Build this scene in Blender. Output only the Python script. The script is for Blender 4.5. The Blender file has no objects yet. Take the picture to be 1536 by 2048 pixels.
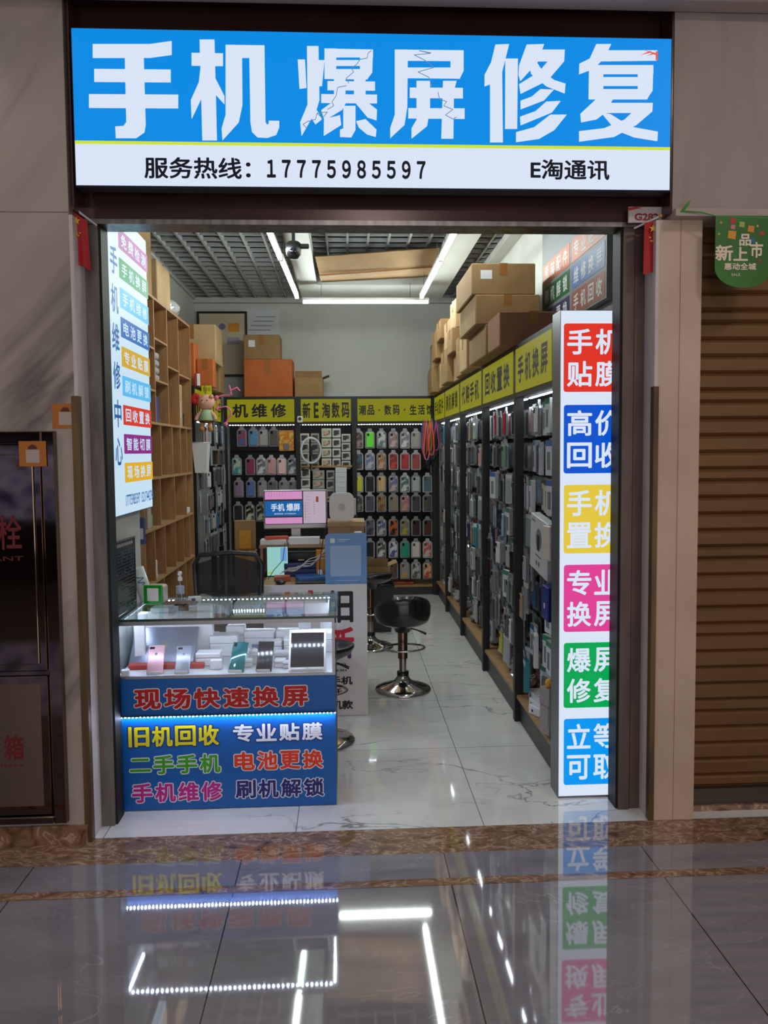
import bpy, bmesh, math, random
from mathutils import Vector as V, Matrix

random.seed(7)
S = bpy.context.scene
COL = S.collection
PI = math.pi

# ------------------------------------------------------------------ camera
F, CX, CY = 1550.0, 768.0, 995.0
CAM = V((0, -3.36, 1.6))
_Y = V(((690 - CX) / F, (CY - 903) / F, -1.0)).normalized()
_e = V((1, .0085, 0)); _X = (_e - _Y * _e.dot(_Y)).normalized()
_Z = _X.cross(_Y)
ROT = Matrix((_X, _Y, _Z))
cd = bpy.data.cameras.new('camera'); cam = bpy.data.objects.new('camera', cd); COL.objects.link(cam)
cd.sensor_fit = 'VERTICAL'; cd.sensor_height = 24.0
cd.lens = 24.0 * F / 2048.0
cd.shift_y = (CY - 1024.0) / 2048.0
cd.clip_start = .05; cd.clip_end = 60
cam.matrix_world = Matrix.Translation(CAM) @ ROT.to_4x4()
S.camera = cam

def at(px, py, x=None, y=None, z=None):
    """point of the place that lies on the plane x=, y= or z= along a photo direction"""
    d = ROT @ V(((px - CX) / F, (CY - py) / F, -1.0))
    t = (x - CAM.x) / d.x if x is not None else (y - CAM.y) / d.y if y is not None else (z - CAM.z) / d.z
    return CAM + d * t

# ------------------------------------------------------------------ world, lights, exposure
S.view_settings.view_transform = 'Standard'; S.view_settings.look = 'None'
S.view_settings.exposure = 0.0; S.view_settings.gamma = 1.0; S.view_settings.use_curve_mapping = False
S.cycles.use_denoising = True
S.cycles.max_bounces = 8; S.cycles.transparent_max_bounces = 24
S.cycles.sample_clamp_indirect = 4.0
def lin(c): return tuple(((v / 255) / 12.92 if v <= 10 else ((v / 255 + .055) / 1.055) ** 2.4) for v in c)
wd = bpy.data.worlds.new('mall_ambient'); S.world = wd; wd.use_nodes = True
wd.node_tree.nodes['Background'].inputs[0].default_value = (.76, .73, .75, 1)
wd.node_tree.nodes['Background'].inputs[1].default_value = .24
def area(name, loc, size, power, color, rot=(0, 0, 0), size_y=None):
    l = bpy.data.lights.new(name, 'AREA'); l.energy = power; l.color = color; l.size = size
    if size_y: l.shape = 'RECTANGLE'; l.size_y = size_y
    o = bpy.data.objects.new(name, l); o.location = loc; o.rotation_euler = rot; COL.objects.link(o); return o
# the mall's recessed ceiling downlights, out of the frame
area('mall_downlight', (-2.4, -1.9, 3.85), .3, 10, (1, .85, .75))
area('mall_downlight', (2.3, -1.9, 3.85), .3, 17, (1, .84, .74))
area('mall_downlight', (0.3, -4.6, 3.85), .6, 34, (1, .89, .86))
# added fill light from across the mall, brightens soffit and facade
area('mall_fill', (.6, -6.8, 1.5), 6.0, 70, (1, .9, .88), (PI / 2, 0, 0), 2.2)
TUBE_E = 66.0
STRIP_E = 22.0

# ------------------------------------------------------------------ materials
MATS = {}
def mat(name, rgb, rough=.5, metal=0, emit=None, es=1.0, coat=0, alpha=1.0, spec=.5, trans=0, srgb=True):
    if name in MATS: return MATS[name]
    m = bpy.data.materials.new(name); m.use_nodes = True
    b = m.node_tree.nodes['Principled BSDF']
    c = lin(rgb) if srgb else rgb
    b.inputs['Base Color'].default_value = (*c, 1); b.inputs['Roughness'].default_value = rough
    b.inputs['Metallic'].default_value = metal; b.inputs['Coat Weight'].default_value = coat
    b.inputs['Coat Roughness'].default_value = .03; b.inputs['Coat IOR'].default_value = 1.65
    b.inputs['Alpha'].default_value = alpha; b.inputs['Specular IOR Level'].default_value = spec
    b.inputs['Transmission Weight'].default_value = trans
    if emit is not None:
        b.inputs['Emission Color'].default_value = (*lin(emit), 1); b.inputs['Emission Strength'].default_value = es
    MATS[name] = m; return m
def glow(name, rgb, es=1.0):
    """lit sign face / lamp"""
    if name in MATS: return MATS[name]
    m = mat(name, (20, 20, 20), .4, emit=rgb, es=es, spec=.12); return m
def NT(m): return m.node_tree.nodes, m.node_tree.links, m.node_tree.nodes['Principled BSDF']
def coords(nodes, links, scale=(1, 1, 1), rot=(0, 0, 0), kind='Object'):
    g = nodes.new('ShaderNodeNewGeometry') if kind == 'World' else nodes.new('ShaderNodeTexCoord')
    mp = nodes.new('ShaderNodeMapping'); mp.inputs['Scale'].default_value = scale; mp.inputs['Rotation'].default_value = rot
    links.new(g.outputs['Position' if kind == 'World' else kind], mp.inputs[0]); return mp
def ramp(nodes, stops):
    r = nodes.new('ShaderNodeValToRGB'); e = r.color_ramp.elements
    while len(e) < len(stops): e.new(.5)
    for i, (p, c) in enumerate(stops): e[i].position = p; e[i].color = (*lin(c), 1)
    return r
def noisy(name, stops, scale=(4, 4, 4), detail=4, rough=.5, metal=0, dist=0, bump=0, coat=0, kind='World', spec=.5, nscale=1.0, rot=(0, 0, 0)):
    if name in MATS: return MATS[name]
    m = mat(name, (128, 128, 128), rough, metal, coat=coat, spec=spec); n, l, b = NT(m)
    mp = coords(n, l, scale, rot, kind)
    t = n.new('ShaderNodeTexNoise'); t.inputs['Scale'].default_value = nscale; t.inputs['Detail'].default_value = detail; t.inputs['Distortion'].default_value = dist
    l.new(mp.outputs[0], t.inputs['Vector'])
    r = ramp(n, stops); l.new(t.outputs['Fac'], r.inputs[0]); l.new(r.outputs[0], b.inputs['Base Color'])
    if bump:
        bp = n.new('ShaderNodeBump'); bp.inputs['Strength'].default_value = bump; bp.inputs['Distance'].default_value = .02
        l.new(t.outputs['Fac'], bp.inputs['Height']); l.new(bp.outputs[0], b.inputs['Normal'])
    return m
def marble(name, base, vein, cloud, vscale, rough, width=.012, grout=None, groutc=(70, 66, 62), vdist=1.2, coat=0, rot=.6, spec=.5):
    """polished stone: cloudy body, thin wandering veins, optional grout grid (x0, y0, pitch, half width)"""
    if name in MATS: return MATS[name]
    m = mat(name, base, rough, coat=coat, spec=spec); n, l, b = NT(m)
    mp = coords(n, l, (1, 1, 1), (0, 0, 0), 'World')
    mp2 = coords(n, l, (1, 2.4, 1), (0, 0, rot), 'World') if 'cladding' not in name else coords(n, l, (.62, 1, 2.0), (0, .62, 0), 'World')
    if 'cladding' in name: mp2.vector_type = 'TEXTURE'
    c1 = n.new('ShaderNodeTexNoise'); c1.inputs['Scale'].default_value = 2.6; c1.inputs['Detail'].default_value = 6; c1.inputs['Distortion'].default_value = .6
    l.new(mp2.outputs[0], c1.inputs['Vector'])
    r1 = ramp(n, [(.3, cloud), (.62, base)]); l.new(c1.outputs['Fac'], r1.inputs[0])
    v = n.new('ShaderNodeTexNoise'); v.inputs['Scale'].default_value = vscale; v.inputs['Detail'].default_value = 5; v.inputs['Distortion'].default_value = vdist
    l.new(mp2.outputs[0], v.inputs['Vector'])
    s = n.new('ShaderNodeMath'); s.operation = 'SUBTRACT'; s.inputs[1].default_value = .5; l.new(v.outputs['Fac'], s.inputs[0])
    a = n.new('ShaderNodeMath'); a.operation = 'ABSOLUTE'; l.new(s.outputs[0], a.inputs[0])
    # veins fade in and out
    f = n.new('ShaderNodeTexNoise'); f.inputs['Scale'].default_value = 1.7; l.new(mp.outputs[0], f.inputs['Vector'])
    fr = n.new('ShaderNodeMapRange'); fr.inputs[1].default_value = .42; fr.inputs[2].default_value = .62; l.new(f.outputs['Fac'], fr.inputs[0])
    mr = n.new('ShaderNodeMapRange'); mr.inputs[1].default_value = 0; mr.inputs[2].default_value = width; mr.inputs[3].default_value = 1; mr.inputs[4].default_value = 0
    l.new(a.outputs[0], mr.inputs[0])
    mu = n.new('ShaderNodeMath'); mu.operation = 'MULTIPLY'; l.new(mr.outputs[0], mu.inputs[0]); l.new(fr.outputs[0], mu.inputs[1])
    mx = n.new('ShaderNodeMix'); mx.data_type = 'RGBA'; l.new(mu.outputs[0], mx.inputs[0]); l.new(r1.outputs[0], mx.inputs[6]); mx.inputs[7].default_value = (*lin(vein), 1)
    out = mx.outputs[2]
    if grout:
        x0, y0, p, hw = grout
        sp = n.new('ShaderNodeSeparateXYZ'); l.new(mp.outputs[0], sp.inputs[0]); last = None
        for i, o0 in ((0, x0), (1, y0))[:(1 if 'threshold' in name else 2)]:
            q = n.new('ShaderNodeMath'); q.operation = 'SUBTRACT'; q.inputs[1].default_value = o0 - p / 2 - 40 * p; l.new(sp.outputs[i], q.inputs[0])
            w = n.new('ShaderNodeMath'); w.operation = 'MODULO'; w.inputs[1].default_value = p; l.new(q.outputs[0], w.inputs[0])
            d = n.new('ShaderNodeMath'); d.operation = 'SUBTRACT'; d.inputs[1].default_value = p / 2; l.new(w.outputs[0], d.inputs[0])
            ab = n.new('ShaderNodeMath'); ab.operation = 'ABSOLUTE'; l.new(d.outputs[0], ab.inputs[0])
            lt = n.new('ShaderNodeMath'); lt.operation = 'LESS_THAN'; lt.inputs[1].default_value = hw; l.new(ab.outputs[0], lt.inputs[0])
            if last is None: last = lt
            else:
                mxx = n.new('ShaderNodeMath'); mxx.operation = 'MAXIMUM'; l.new(last.outputs[0], mxx.inputs[0]); l.new(lt.outputs[0], mxx.inputs[1]); last = mxx
        m2 = n.new('ShaderNodeMix'); m2.data_type = 'RGBA'; l.new(last.outputs[0], m2.inputs[0]); l.new(out, m2.inputs[6]); m2.inputs[7].default_value = (*lin(groutc), 1)
        out = m2.outputs[2]
    l.new(out, b.inputs['Base Color'])
    return m
def glass(name, tint=(.96, .98, .97), ior=1.4):
    if name in MATS: return MATS[name]
    m = bpy.data.materials.new(name); m.use_nodes = True; n, l = m.node_tree.nodes, m.node_tree.links
    n.remove(n['Principled BSDF']); o = n['Material Output']
    t = n.new('ShaderNodeBsdfTransparent'); t.inputs[0].default_value = (*tint, 1)
    g = n.new('ShaderNodeBsdfGlossy'); g.inputs['Roughness'].default_value = .02
    w = n.new('ShaderNodeLayerWeight'); w.inputs[0].default_value = .5
    p = n.new('ShaderNodeMath'); p.operation = 'POWER'; p.inputs[1].default_value = 5; l.new(w.outputs['Facing'], p.inputs[0])
    r0 = ((ior - 1) / (ior + 1)) ** 2; f = n.new('ShaderNodeMath'); f.operation = 'MULTIPLY_ADD'; f.inputs[1].default_value = 1 - r0; f.inputs[2].default_value = r0; l.new(p.outputs[0], f.inputs[0])
    x = n.new('ShaderNodeMixShader'); l.new(f.outputs[0], x.inputs[0]); l.new(t.outputs[0], x.inputs[1]); l.new(g.outputs[0], x.inputs[2]); l.new(x.outputs[0], o.inputs[0])
    MATS[name] = m; return m

M_BLACK = mat('black_powder_coat', (16, 16, 17), .45)
M_CHROME = mat('chrome', (190, 185, 180), .12, 1)
M_STEEL = noisy('brushed_steel', [(.3, (120, 116, 114)), (.7, (165, 160, 156))], (30, 30, 1.5), rough=.34, metal=1, kind='World')
M_BRASS = noisy('aged_brass', [(.3, (84, 66, 44)), (.7, (124, 100, 66))], (20, 20, 2), rough=.4, metal=.5)
M_WHITEWALL = noisy('white_painted_wall', [(.3, (180, 182, 176)), (.7, (190, 192, 186))], (3, 3, 3), rough=.6)
M_WOOD = noisy('light_wood_board', [(.3, (146, 112, 74)), (.6, (166, 130, 90)), (.8, (178, 143, 102))], (6, 30, 30), detail=5, rough=.5, dist=.5)
M_WOODV = noisy('shelf_wood_board', [(.3, (150, 108, 68)), (.6, (168, 125, 82)), (.8, (180, 138, 95))], (25, 25, 4), detail=5, rough=.5, dist=.5)
M_CARD = noisy('brown_cardboard', [(.3, (138, 108, 68)), (.7, (156, 124, 82))], (5, 5, 5), detail=3, rough=.8)
M_CARD2 = noisy('pale_cardboard', [(.3, (170, 140, 100)), (.7, (188, 158, 116))], (5, 5, 5), detail=3, rough=.8)
M_CARD3 = noisy('orange_cardboard', [(.3, (176, 88, 34)), (.7, (192, 102, 44))], (5, 5, 5), detail=3, rough=.7)
M_TAPE = mat('packing_tape', (150, 102, 52), .25)
M_PAPER = mat('white_paper', (225, 225, 225), .6)
M_WHITE = mat('white_plastic', (222, 222, 224), .35)
M_DARK = mat('dark_plastic', (24, 24, 26), .4)
M_GREY = mat('grey_plastic', (110, 112, 115), .45)
M_YELLOW = glow('yellow_lit_header', (160, 158, 20), .60)
M_INK = mat('black_ink', (12, 12, 12), .6)
M_SIGNW = glow('sign_white_light', (216, 228, 246))
M_SIGNB = glow('sign_blue_light', (0, 138, 228))
M_SIGNY = glow('sign_lime_light', (205, 225, 60))
M_SIGNK = glow('sign_dark_light', (22, 26, 38), .6)
M_LED = glow('led_cool_white', (235, 245, 255), STRIP_E)
M_TUBE = glow('tube_white', (240, 250, 245), TUBE_E)
M_GLASS = glass('clear_glass')
M_GREENGLASS = mat('green_glass_edge', (30, 62, 54), .15)
M_ALU = mat('aluminium_trim', (150, 152, 156), .3, .9)

# ------------------------------------------------------------------ mesh builder
class MB:
    def __init__(s): s.v = []; s.f = []; s.m = []; s.sm = []; s.mats = []
    def mi(s, m):
        if m is None: return 0
        if m not in s.mats: s.mats.append(m)
        return s.mats.index(m)
    def add(s, vs, fs, m=None, smooth=False):
        o = len(s.v); s.v += [V(p) for p in vs]; i = s.mi(m)
        for f in fs: s.f.append([k + o for k in f]); s.m.append(i); s.sm.append(smooth)
        return s
    def box(s, a, b, m=None):
        x0, y0, z0 = a; x1, y1, z1 = b
        if x0 > x1: x0, x1 = x1, x0
        if y0 > y1: y0, y1 = y1, y0
        if z0 > z1: z0, z1 = z1, z0
        return s.add([(x0, y0, z0), (x1, y0, z0), (x1, y1, z0), (x0, y1, z0), (x0, y0, z1), (x1, y0, z1), (x1, y1, z1), (x0, y1, z1)],
              [(0, 3, 2, 1), (4, 5, 6, 7), (0, 1, 5, 4), (1, 2, 6, 5), (2, 3, 7, 6), (3, 0, 4, 7)], m)
    def bm(s, bm, m=None, smooth=False, mx=None):
        bm.verts.ensure_lookup_table(); bm.verts.index_update()
        s.add([(mx @ v.co) if mx else v.co for v in bm.verts], [[v.index for v in f.verts] for f in bm.faces], m, smooth); bm.free(); return s
    def rbox(s, a, b, r, m=None, seg=2, mx=None, smooth=False):
        bm = bmesh.new(); bmesh.ops.create_cube(bm, size=1)
        for v in bm.verts: v.co = V(((a[i] + b[i]) / 2 + v.co[i] * abs(b[i] - a[i]) for i in range(3)))
        bmesh.ops.bevel(bm, geom=list(bm.edges), offset=r, segments=seg, affect='EDGES', profile=.5)
        return s.bm(bm, m, smooth, mx)
    def obox(s, c, ax, ay, az, m=None):
        """box from a corner-centre c with full edge vectors"""
        c, ax, ay, az = V(c), V(ax) / 2, V(ay) / 2, V(az) / 2
        vs = [c + ax * i + ay * j + az * k for k in (-1, 1) for j in (-1, 1) for i in (-1, 1)]
        fs = [(0, 2, 3, 1), (4, 5, 7, 6), (0, 1, 5, 4), (1, 3, 7, 5), (3, 2, 6, 7), (2, 0, 4, 6)]
        if V(ax).cross(V(ay)).dot(V(az)) < 0: fs = [f[::-1] for f in fs]
        return s.add(vs, fs, m)
    def tube(s, pts, r, m=None, n=8, closed=False, cap=True):
        pts = [V(p) for p in pts]; N = len(pts); rs = r if isinstance(r, (list, tuple)) else [r] * N
        vs = []; up = None
        for i, p in enumerate(pts):
            a = pts[(i - 1) % N] if (closed or i > 0) else p; b = pts[(i + 1) % N] if (closed or i < N - 1) else p
            t = (b - a).normalized()
            if up is None:
                up = V((0, 0, 1)) if abs(t.z) < .9 else V((1, 0, 0))
            side = t.cross(up)
            if side.length < 1e-4: side = t.cross(V((0, 1, 0)))
            side.normalize(); up = side.cross(t).normalized()
            for k in range(n):
                q = 2 * PI * k / n; vs.append(p + (side * math.cos(q) + up * math.sin(q)) * rs[i])
        fs = []
        for i in range(N if closed else N - 1):
            j = (i + 1) % N
            for k in range(n): fs.append((i * n + k, i * n + (k + 1) % n, j * n + (k + 1) % n, j * n + k))
        s.add(vs, fs, m, True)
        if cap and not closed:
            s.add(vs[:n], [tuple(range(n))[::-1]], m); s.add(vs[-n:], [tuple(range(n))], m)
        return s
    def lathe(s, c, prof, m=None, n=28, smooth=True, ax=None):
        """profile of (radius, height) pairs about the vertical through c"""
        c = V(c); vs = []; fs = []
        for (r, z) in prof:
            for k in range(n):
                q = 2 * PI * k / n; p = V((r * math.cos(q), r * math.sin(q), z)); vs.append(c + (ax @ p if ax else p))
        for i in range(len(prof) - 1):
            for k in range(n): fs.append((i * n + k, i * n + (k + 1) % n, (i + 1) * n + (k + 1) % n, (i + 1) * n + k))
        s.add(vs, fs, m, smooth)
        if prof[0][0] > 1e-4: s.add(vs[:n], [tuple(range(n))[::-1]], m)
        if prof[-1][0] > 1e-4: s.add(vs[-n:], [tuple(range(n))], m)
        return s
    def ball(s, c, r, m=None, sc=(1, 1, 1), n=16):
        bm = bmesh.new(); bmesh.ops.create_uvsphere(bm, u_segments=n, v_segments=max(6, n // 2), radius=r)
        for v in bm.verts: v.co = V((v.co.x * sc[0], v.co.y * sc[1], v.co.z * sc[2])) + V(c)
        return s.bm(bm, m, True)
    def prism(s, poly, c, right, up, thick, m=None):
        """closed outline of (u, v) pairs on the plane through c, raised by thick along right x up"""
        c, right, up = V(c), V(right), V(up); nn = right.cross(up).normalized(); N = len(poly)
        ar = sum(poly[i][0] * poly[(i + 1) % N][1] - poly[(i + 1) % N][0] * poly[i][1] for i in range(N))
        if ar < 0: poly = poly[::-1]
        a = [c + right * u + up * v for u, v in poly]; b = [p + nn * thick for p in a]
        fs = [tuple(range(N, 2 * N)), tuple(range(N))[::-1]] + [(i, (i + 1) % N, N + (i + 1) % N, N + i) for i in range(N)]
        return s.add(a + b, fs, m)
    def text(s, st, c, right, up, w, h, m=None, off=0.0, lift=.001):
        """writing whose outlines fill w x h about the centre c"""
        vs, fs, eu, ev = glyphs(st); c, right, up = V(c), V(right), V(up); nn = right.cross(up)
        k = 12 if off > .05 else 8
        w2, h2 = w / (1 + 2 * off * eu), h / (1 + 2 * off * ev); dx, dy = off * eu * w2, off * ev * h2
        for q in range(k + 1 if off else 1):
            a, e = (0, 0) if q == 0 else (dx * math.cos(2 * PI * q / k), dy * math.sin(2 * PI * q / k))
            s.add([c + right * (u * w2 + a) + up * (v * h2 + e) + nn * (lift + q * .000012) for u, v in vs], fs, m)
        return s
    def build(s, name, m=None, parent=None, world=True, tri=False):
        me = bpy.data.meshes.new(name); o = bpy.data.objects.new(name, me); COL.objects.link(o)
        off = V((0, 0, 0))
        if parent is not None:
            o.parent = parent
            if world:
                q = parent
                while q: off += q.location; q = q.parent
        elif world:
            lo = [min(p[i] for p in s.v) for i in range(3)]; hi = [max(p[i] for p in s.v) for i in range(3)]
            off = V(((lo[0] + hi[0]) / 2, (lo[1] + hi[1]) / 2, lo[2])); o.location = off
        me.from_pydata([p - off for p in s.v], [], s.f)
        mats = s.mats if s.mats else [m or M_GREY]
        for k in mats: me.materials.append(k)
        if s.mats: me.polygons.foreach_set('material_index', s.m)
        me.polygons.foreach_set('use_smooth', s.sm); me.update()
        return o
_G = {}
def glyphs(st):
    """outlines of the writing scaled to a unit square, and the em size in that square"""
    if st in _G: return _G[st]
    c = bpy.data.curves.new('writing', 'FONT'); c.body = st; c.resolution_u = 4
    o = bpy.data.objects.new('writing', c); COL.objects.link(o)
    dg = bpy.context.evaluated_depsgraph_get(); me = bpy.data.meshes.new_from_object(o.evaluated_get(dg))
    p = [v.co.copy() for v in me.vertices]; fs = [list(f.vertices) for f in me.polygons]
    x0, x1 = min(v.x for v in p), max(v.x for v in p); y0, y1 = min(v.y for v in p), max(v.y for v in p)
    r = ([((v.x - x0) / (x1 - x0) - .5, (v.y - y0) / (y1 - y0) - .5) for v in p], fs, 1 / (x1 - x0), 1 / (y1 - y0))
    bpy.data.objects.remove(o); bpy.data.curves.remove(c); bpy.data.meshes.remove(me)
    _G[st] = r; return r

def tag(o, label, cat, group=None, kind=None):
    o['label'] = label; o['category'] = cat
    if group: o['group'] = group
    if kind: o['kind'] = kind
    return o
def thing(name, label, cat, loc=(0, 0, 0), rotz=0, group=None):
    o = bpy.data.objects.new(name, None); COL.objects.link(o); o.location = loc; o.rotation_euler = (0, 0, rotz); o.empty_display_size = .05
    return tag(o, label, cat, group)
def struct(o): o['kind'] = 'structure'; return o
def plabel(o, t): o['label'] = t; return o
X, Y3, Z = V((1, 0, 0)), V((0, 1, 0)), V((0, 0, 1))
def rrect(w, h, r, n=4):
    p = []
    for cx, cy, a0 in ((w / 2 - r, h / 2 - r, 0), (-w / 2 + r, h / 2 - r, PI / 2), (-w / 2 + r, -h / 2 + r, PI), (w / 2 - r, -h / 2 + r, 1.5 * PI)):
        for k in range(n + 1): p.append((cx + r * math.cos(a0 + PI / 2 * k / n), cy + r * math.sin(a0 + PI / 2 * k / n)))
    return p

# ------------------------------------------------------------------ the setting
M_MALL = marble('mall_floor_tile', (142, 138, 144), (162, 157, 160), (126, 122, 128), 2.2, .045, .010, coat=1, spec=.8, grout=(.375, -1.405, .8, .0022), groutc=(45, 38, 34))
M_SHOPF = marble('white_marble_tile', (232, 232, 228), (122, 120, 114), (220, 221, 218), 1.15, .06, .011, coat=.6, spec=.7, grout=(.575, .71, .8, .0018), groutc=(120, 118, 114), vdist=.8, rot=-.9)
M_BROWNM = noisy('brown_marble', [(.28, (84, 58, 44)), (.45, (136, 104, 82)), (.52, (138, 106, 82)), (.56, (186, 160, 136)), (.60, (140, 110, 86)), (.8, (108, 82, 62))], (11, 19, 11), detail=7, rough=.06, dist=1.6, coat=.6)
M_WALLM = marble('beige_marble_cladding', (176, 164, 152), (112, 104, 100), (158, 146, 134), 1.0, .25, .05, vdist=.9, rot=.5)
M_PLASTER = noisy('beige_plaster', [(.3, (164, 150, 138)), (.7, (172, 158, 147))], (2, 2, 2), rough=.6)
M_PILLAR = noisy('cream_plaster', [(.25, (182, 158, 136)), (.6, (198, 175, 154)), (.85, (204, 182, 162))], (3, 3, 3), rough=.55)
M_FASCIA = noisy('brown_metal_cladding', [(.3, (66, 42, 38)), (.7, (80, 54, 48))], (2, 2, 2), rough=.22, metal=.3)
M_JAMB = noisy('worn_steel_jamb', [(.3, (96, 90, 85)), (.55, (126, 120, 114)), (.8, (106, 92, 76))], (14, 14, 3), detail=6, rough=.42, metal=.35, bump=.04)
M_JAMBR = noisy('brown_steel_jamb', [(.3, (84, 68, 62)), (.55, (104, 86, 80)), (.8, (100, 82, 62))], (14, 14, 3), detail=6, rough=.42, metal=.35, bump=.04)
M_REVEAL = noisy('raw_reveal', [(.3, (190, 178, 176)), (.7, (210, 200, 198))], (20, 20, 3), rough=.6)
M_GRILLE = mat('grey_ceiling_grille', (150, 152, 152), .5)
M_SLAB = mat('ceiling_void', (92, 96, 100), .8)
YW = -.19            # outer face of the mall wall
FL = -.165           # where the shop's marble begins
LX = -1.062          # left edge of the opening's reveal
RX = 1.292           # right reveal
LB = MB().box((-4, -6, -.05), (4, -.605, 0)).box((-4, -.557, -.05), (4, -.375, 0)); struct(LB.build('floor', M_MALL))
struct(MB().box((-4, -.375, -.05), (4, FL, 0)).build('trim_1', M_BROWNM))
struct(MB().box((-4, -.605, -.05), (4, -.557, 0)).build('trim_2', M_BROWNM))
M_SILL = marble('white_marble_threshold', (232, 232, 228), (122, 120, 114), (220, 221, 218), 1.15, .06, .011, coat=.6, spec=.7, grout=(.575, 40.31, .8, .0018), groutc=(120, 118, 114), vdist=.8, rot=-.9)
struct(MB().box((-1.8, FL, -.05), (4, -.02, 0)).build('floor', M_SILL))
struct(MB().box((-1.8, -.02, -.05), (4, 5.7, 0)).build('floor', M_SHOPF))
struct(MB().rbox((-4, -.29, 3.352), (4, YW - .0005, 3.9), .012).build('trim_18', noisy('mall_soffit', [(.3, (168, 152, 146)), (.7, (180, 164, 157))], (2, 2, 2), rough=.6)))
# left mall wall, brown stone skirting, corner guard
b = MB().box((-4, YW, .075), (LX - .014, .02, 3.435)); struct(b.build('wall_left', M_WALLM))
struct(MB().box((-4, YW - .012, 0), (LX - .014, .02, .075)).build('baseboard_left', M_BROWNM))
struct(MB().box((LX - .014, YW, 0), (LX, -.05, 2.54)).build('trim_3', M_REVEAL))
b = MB().box((LX - .026, YW - .006, 0), (LX, YW - .001, 1.83)).box((LX, YW - .006, 0), (LX + .003, YW + .03, 1.83))
struct(b.build('trim_4', M_BRASS))
# joint of the marble slabs
struct(MB().box((-4, YW - .0012, 2.548), (LX - .014, YW - .0002, 2.551)).build('trim_5', mat('joint', (120, 108, 98), .7)))
# steel jambs
JL0, JL1 = at(190, 1400, y=-.06).x, at(224, 1400, y=-.06).x
b = MB().box((LX + .0005, -.06, 0), (LX + .055, .03, 2.54)); struct(b.build('trim_16', M_JAMB))
struct(MB().box((LX + .0555, -.045, 0), (LX + .064, .05, 2.54)).build('trim_6', mat('black_seal', (8, 8, 9), .6)))
JR0 = 1.192
struct(MB().box((JR0 + .003, -.06, 0), (JR0 + .05, .03, 2.54)).box((JR0 + .056, -.05, 0), (RX - .0005, .03, 2.54)).box((JR0 + .04, -.045, 0), (JR0 + .06, .02, 2.54)).build('trim_17', M_JAMBR))
struct(MB().box((JR0 - .006, -.045, 0), (JR0 + .0025, .05, 2.54)).build('trim_7', MATS['black_seal']))
# lintel with a steel rail under it, brown cladding above
struct(MB().box((LX - .03, -.06, 2.56), (1.44, .05, 3.75)).build('wall_front', M_FASCIA))
struct(MB().box((LX + .001, -.07, 2.54), (RX - .001, .05, 2.5595)).build('trim_8', M_STEEL))
# right pillar, upper plaster wall with a ledge, corner guard
zl = at(1420, 437, y=YW).z
b = MB().box((RX + .014, FL, 0), (1.392, .02, zl)).box((1.398, FL, 0), (1.487, .02, zl)).box((1.39, FL + .004, 0), (1.40, .02, zl))
struct(b.build('wall_right', M_PILLAR))
struct(MB().box((RX, FL, 0), (RX + .014, -.05, zl)).build('trim_9', M_REVEAL))
b = MB().box((RX - .003, FL - .006, 0), (RX, FL + .03, 1.86)).box((RX, FL - .006, 0), (RX + .018, FL - .001, 1.86)); struct(b.build('trim_10', M_BRASS))
m = noisy('streaked_plaster', [(.3, (146, 134, 127)), (.7, (158, 146, 139))], (6, 6, 1.2), rough=.6, bump=.35, dist=.8)
b = MB().box((1.348, YW, zl + .03), (4, -.0615, 3.435)); struct(b.build('wall_upper', m))
struct(MB().box((1.348, YW - .035, zl), (4, -.0615, zl + .03)).build('trim_11', M_PLASTER))
struct(MB().box((1.340, YW + .004, 2.562), (1.3475, -.0615, 3.435)).box((LX + .0005, YW + .004, 2.562), (LX + .008, -.0615, 3.435)).build('trim_15', M_FASCIA))
# dried sand smear on the stone band
# roller shutter of the next unit
b = MB(); z = .10; k = 0
ms = noisy('brown_shutter_slat', [(.3, (112, 80, 46)), (.7, (124, 90, 54))], (1, 1, 8), rough=.42, metal=.35)
root = None
while z < 2.42:
    h = .072 if k % 5 else .052
    b.add([(1.487, -.06, z), (4, -.06, z), (4, -.075, z + .012), (1.487, -.075, z + .012), (4, -.075, z + h - .014), (1.487, -.075, z + h - .014), (4, -.058, z + h), (1.487, -.058, z + h)],
          [(0, 1, 2, 3), (3, 2, 4, 5), (5, 4, 6, 7)], ms)
    z += h; k += 1
b.box((1.487, -.057, .09), (4, -.03, 2.6), ms)
root = b.build('door_1', ms); struct(root)
o = MB().box((1.487, -.085, .025), (4, -.03, .095)).build('bottom_bar', mat('dull_steel_bar', (96, 84, 74), .4, .6), root)
struct(MB().box((1.487, -.10, 0), (4, .02, .024)).build('trim_12', M_BROWNM))
struct(MB().box((1.487, -.03, 0), (4, .02, zl)).build('wall_shutter_back', M_DARK))
# inside of the shop
struct(MB().box((-1.74, .62, 0), (-1.68, 5.66, 3.75)).build('wall_left', M_WHITEWALL))
struct(MB().box((-1.74, 5.6, 0), (1.46, 5.66, 3.75)).build('wall_back', M_WHITEWALL))
struct(MB().box((1.40, .02, 0), (1.46, 5.6, 3.75)).build('wall_right', M_WHITEWALL))
b = MB().box((-1.68, .021, 0), (-1.045, .62, 3.75)); struct(b.build('wall_partition', M_WHITEWALL))
struct(MB().box((-1.74, .05, 3.75), (1.46, 5.66, 3.8)).build('ceiling', M_SLAB))
b = MB()
x = -1.66
while x < 1.4: b.box((x - .009, .05, 3.33), (x + .009, 5.6, 3.37)); x += .17
y = .12
while y < 5.6: b.box((-1.68, y - .007, 3.335), (1.4, y + .007, 3.365)); y += .17
struct(b.build('ceiling_grille', M_GRILLE))
struct(MB().box((1.30, .05, 3.27), (1.40, 5.6, 3.33)).box((-1.68, .62, 3.31), (-1.65, 5.6, 3.335)).build('trim_13', M_WHITEWALL))
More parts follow.
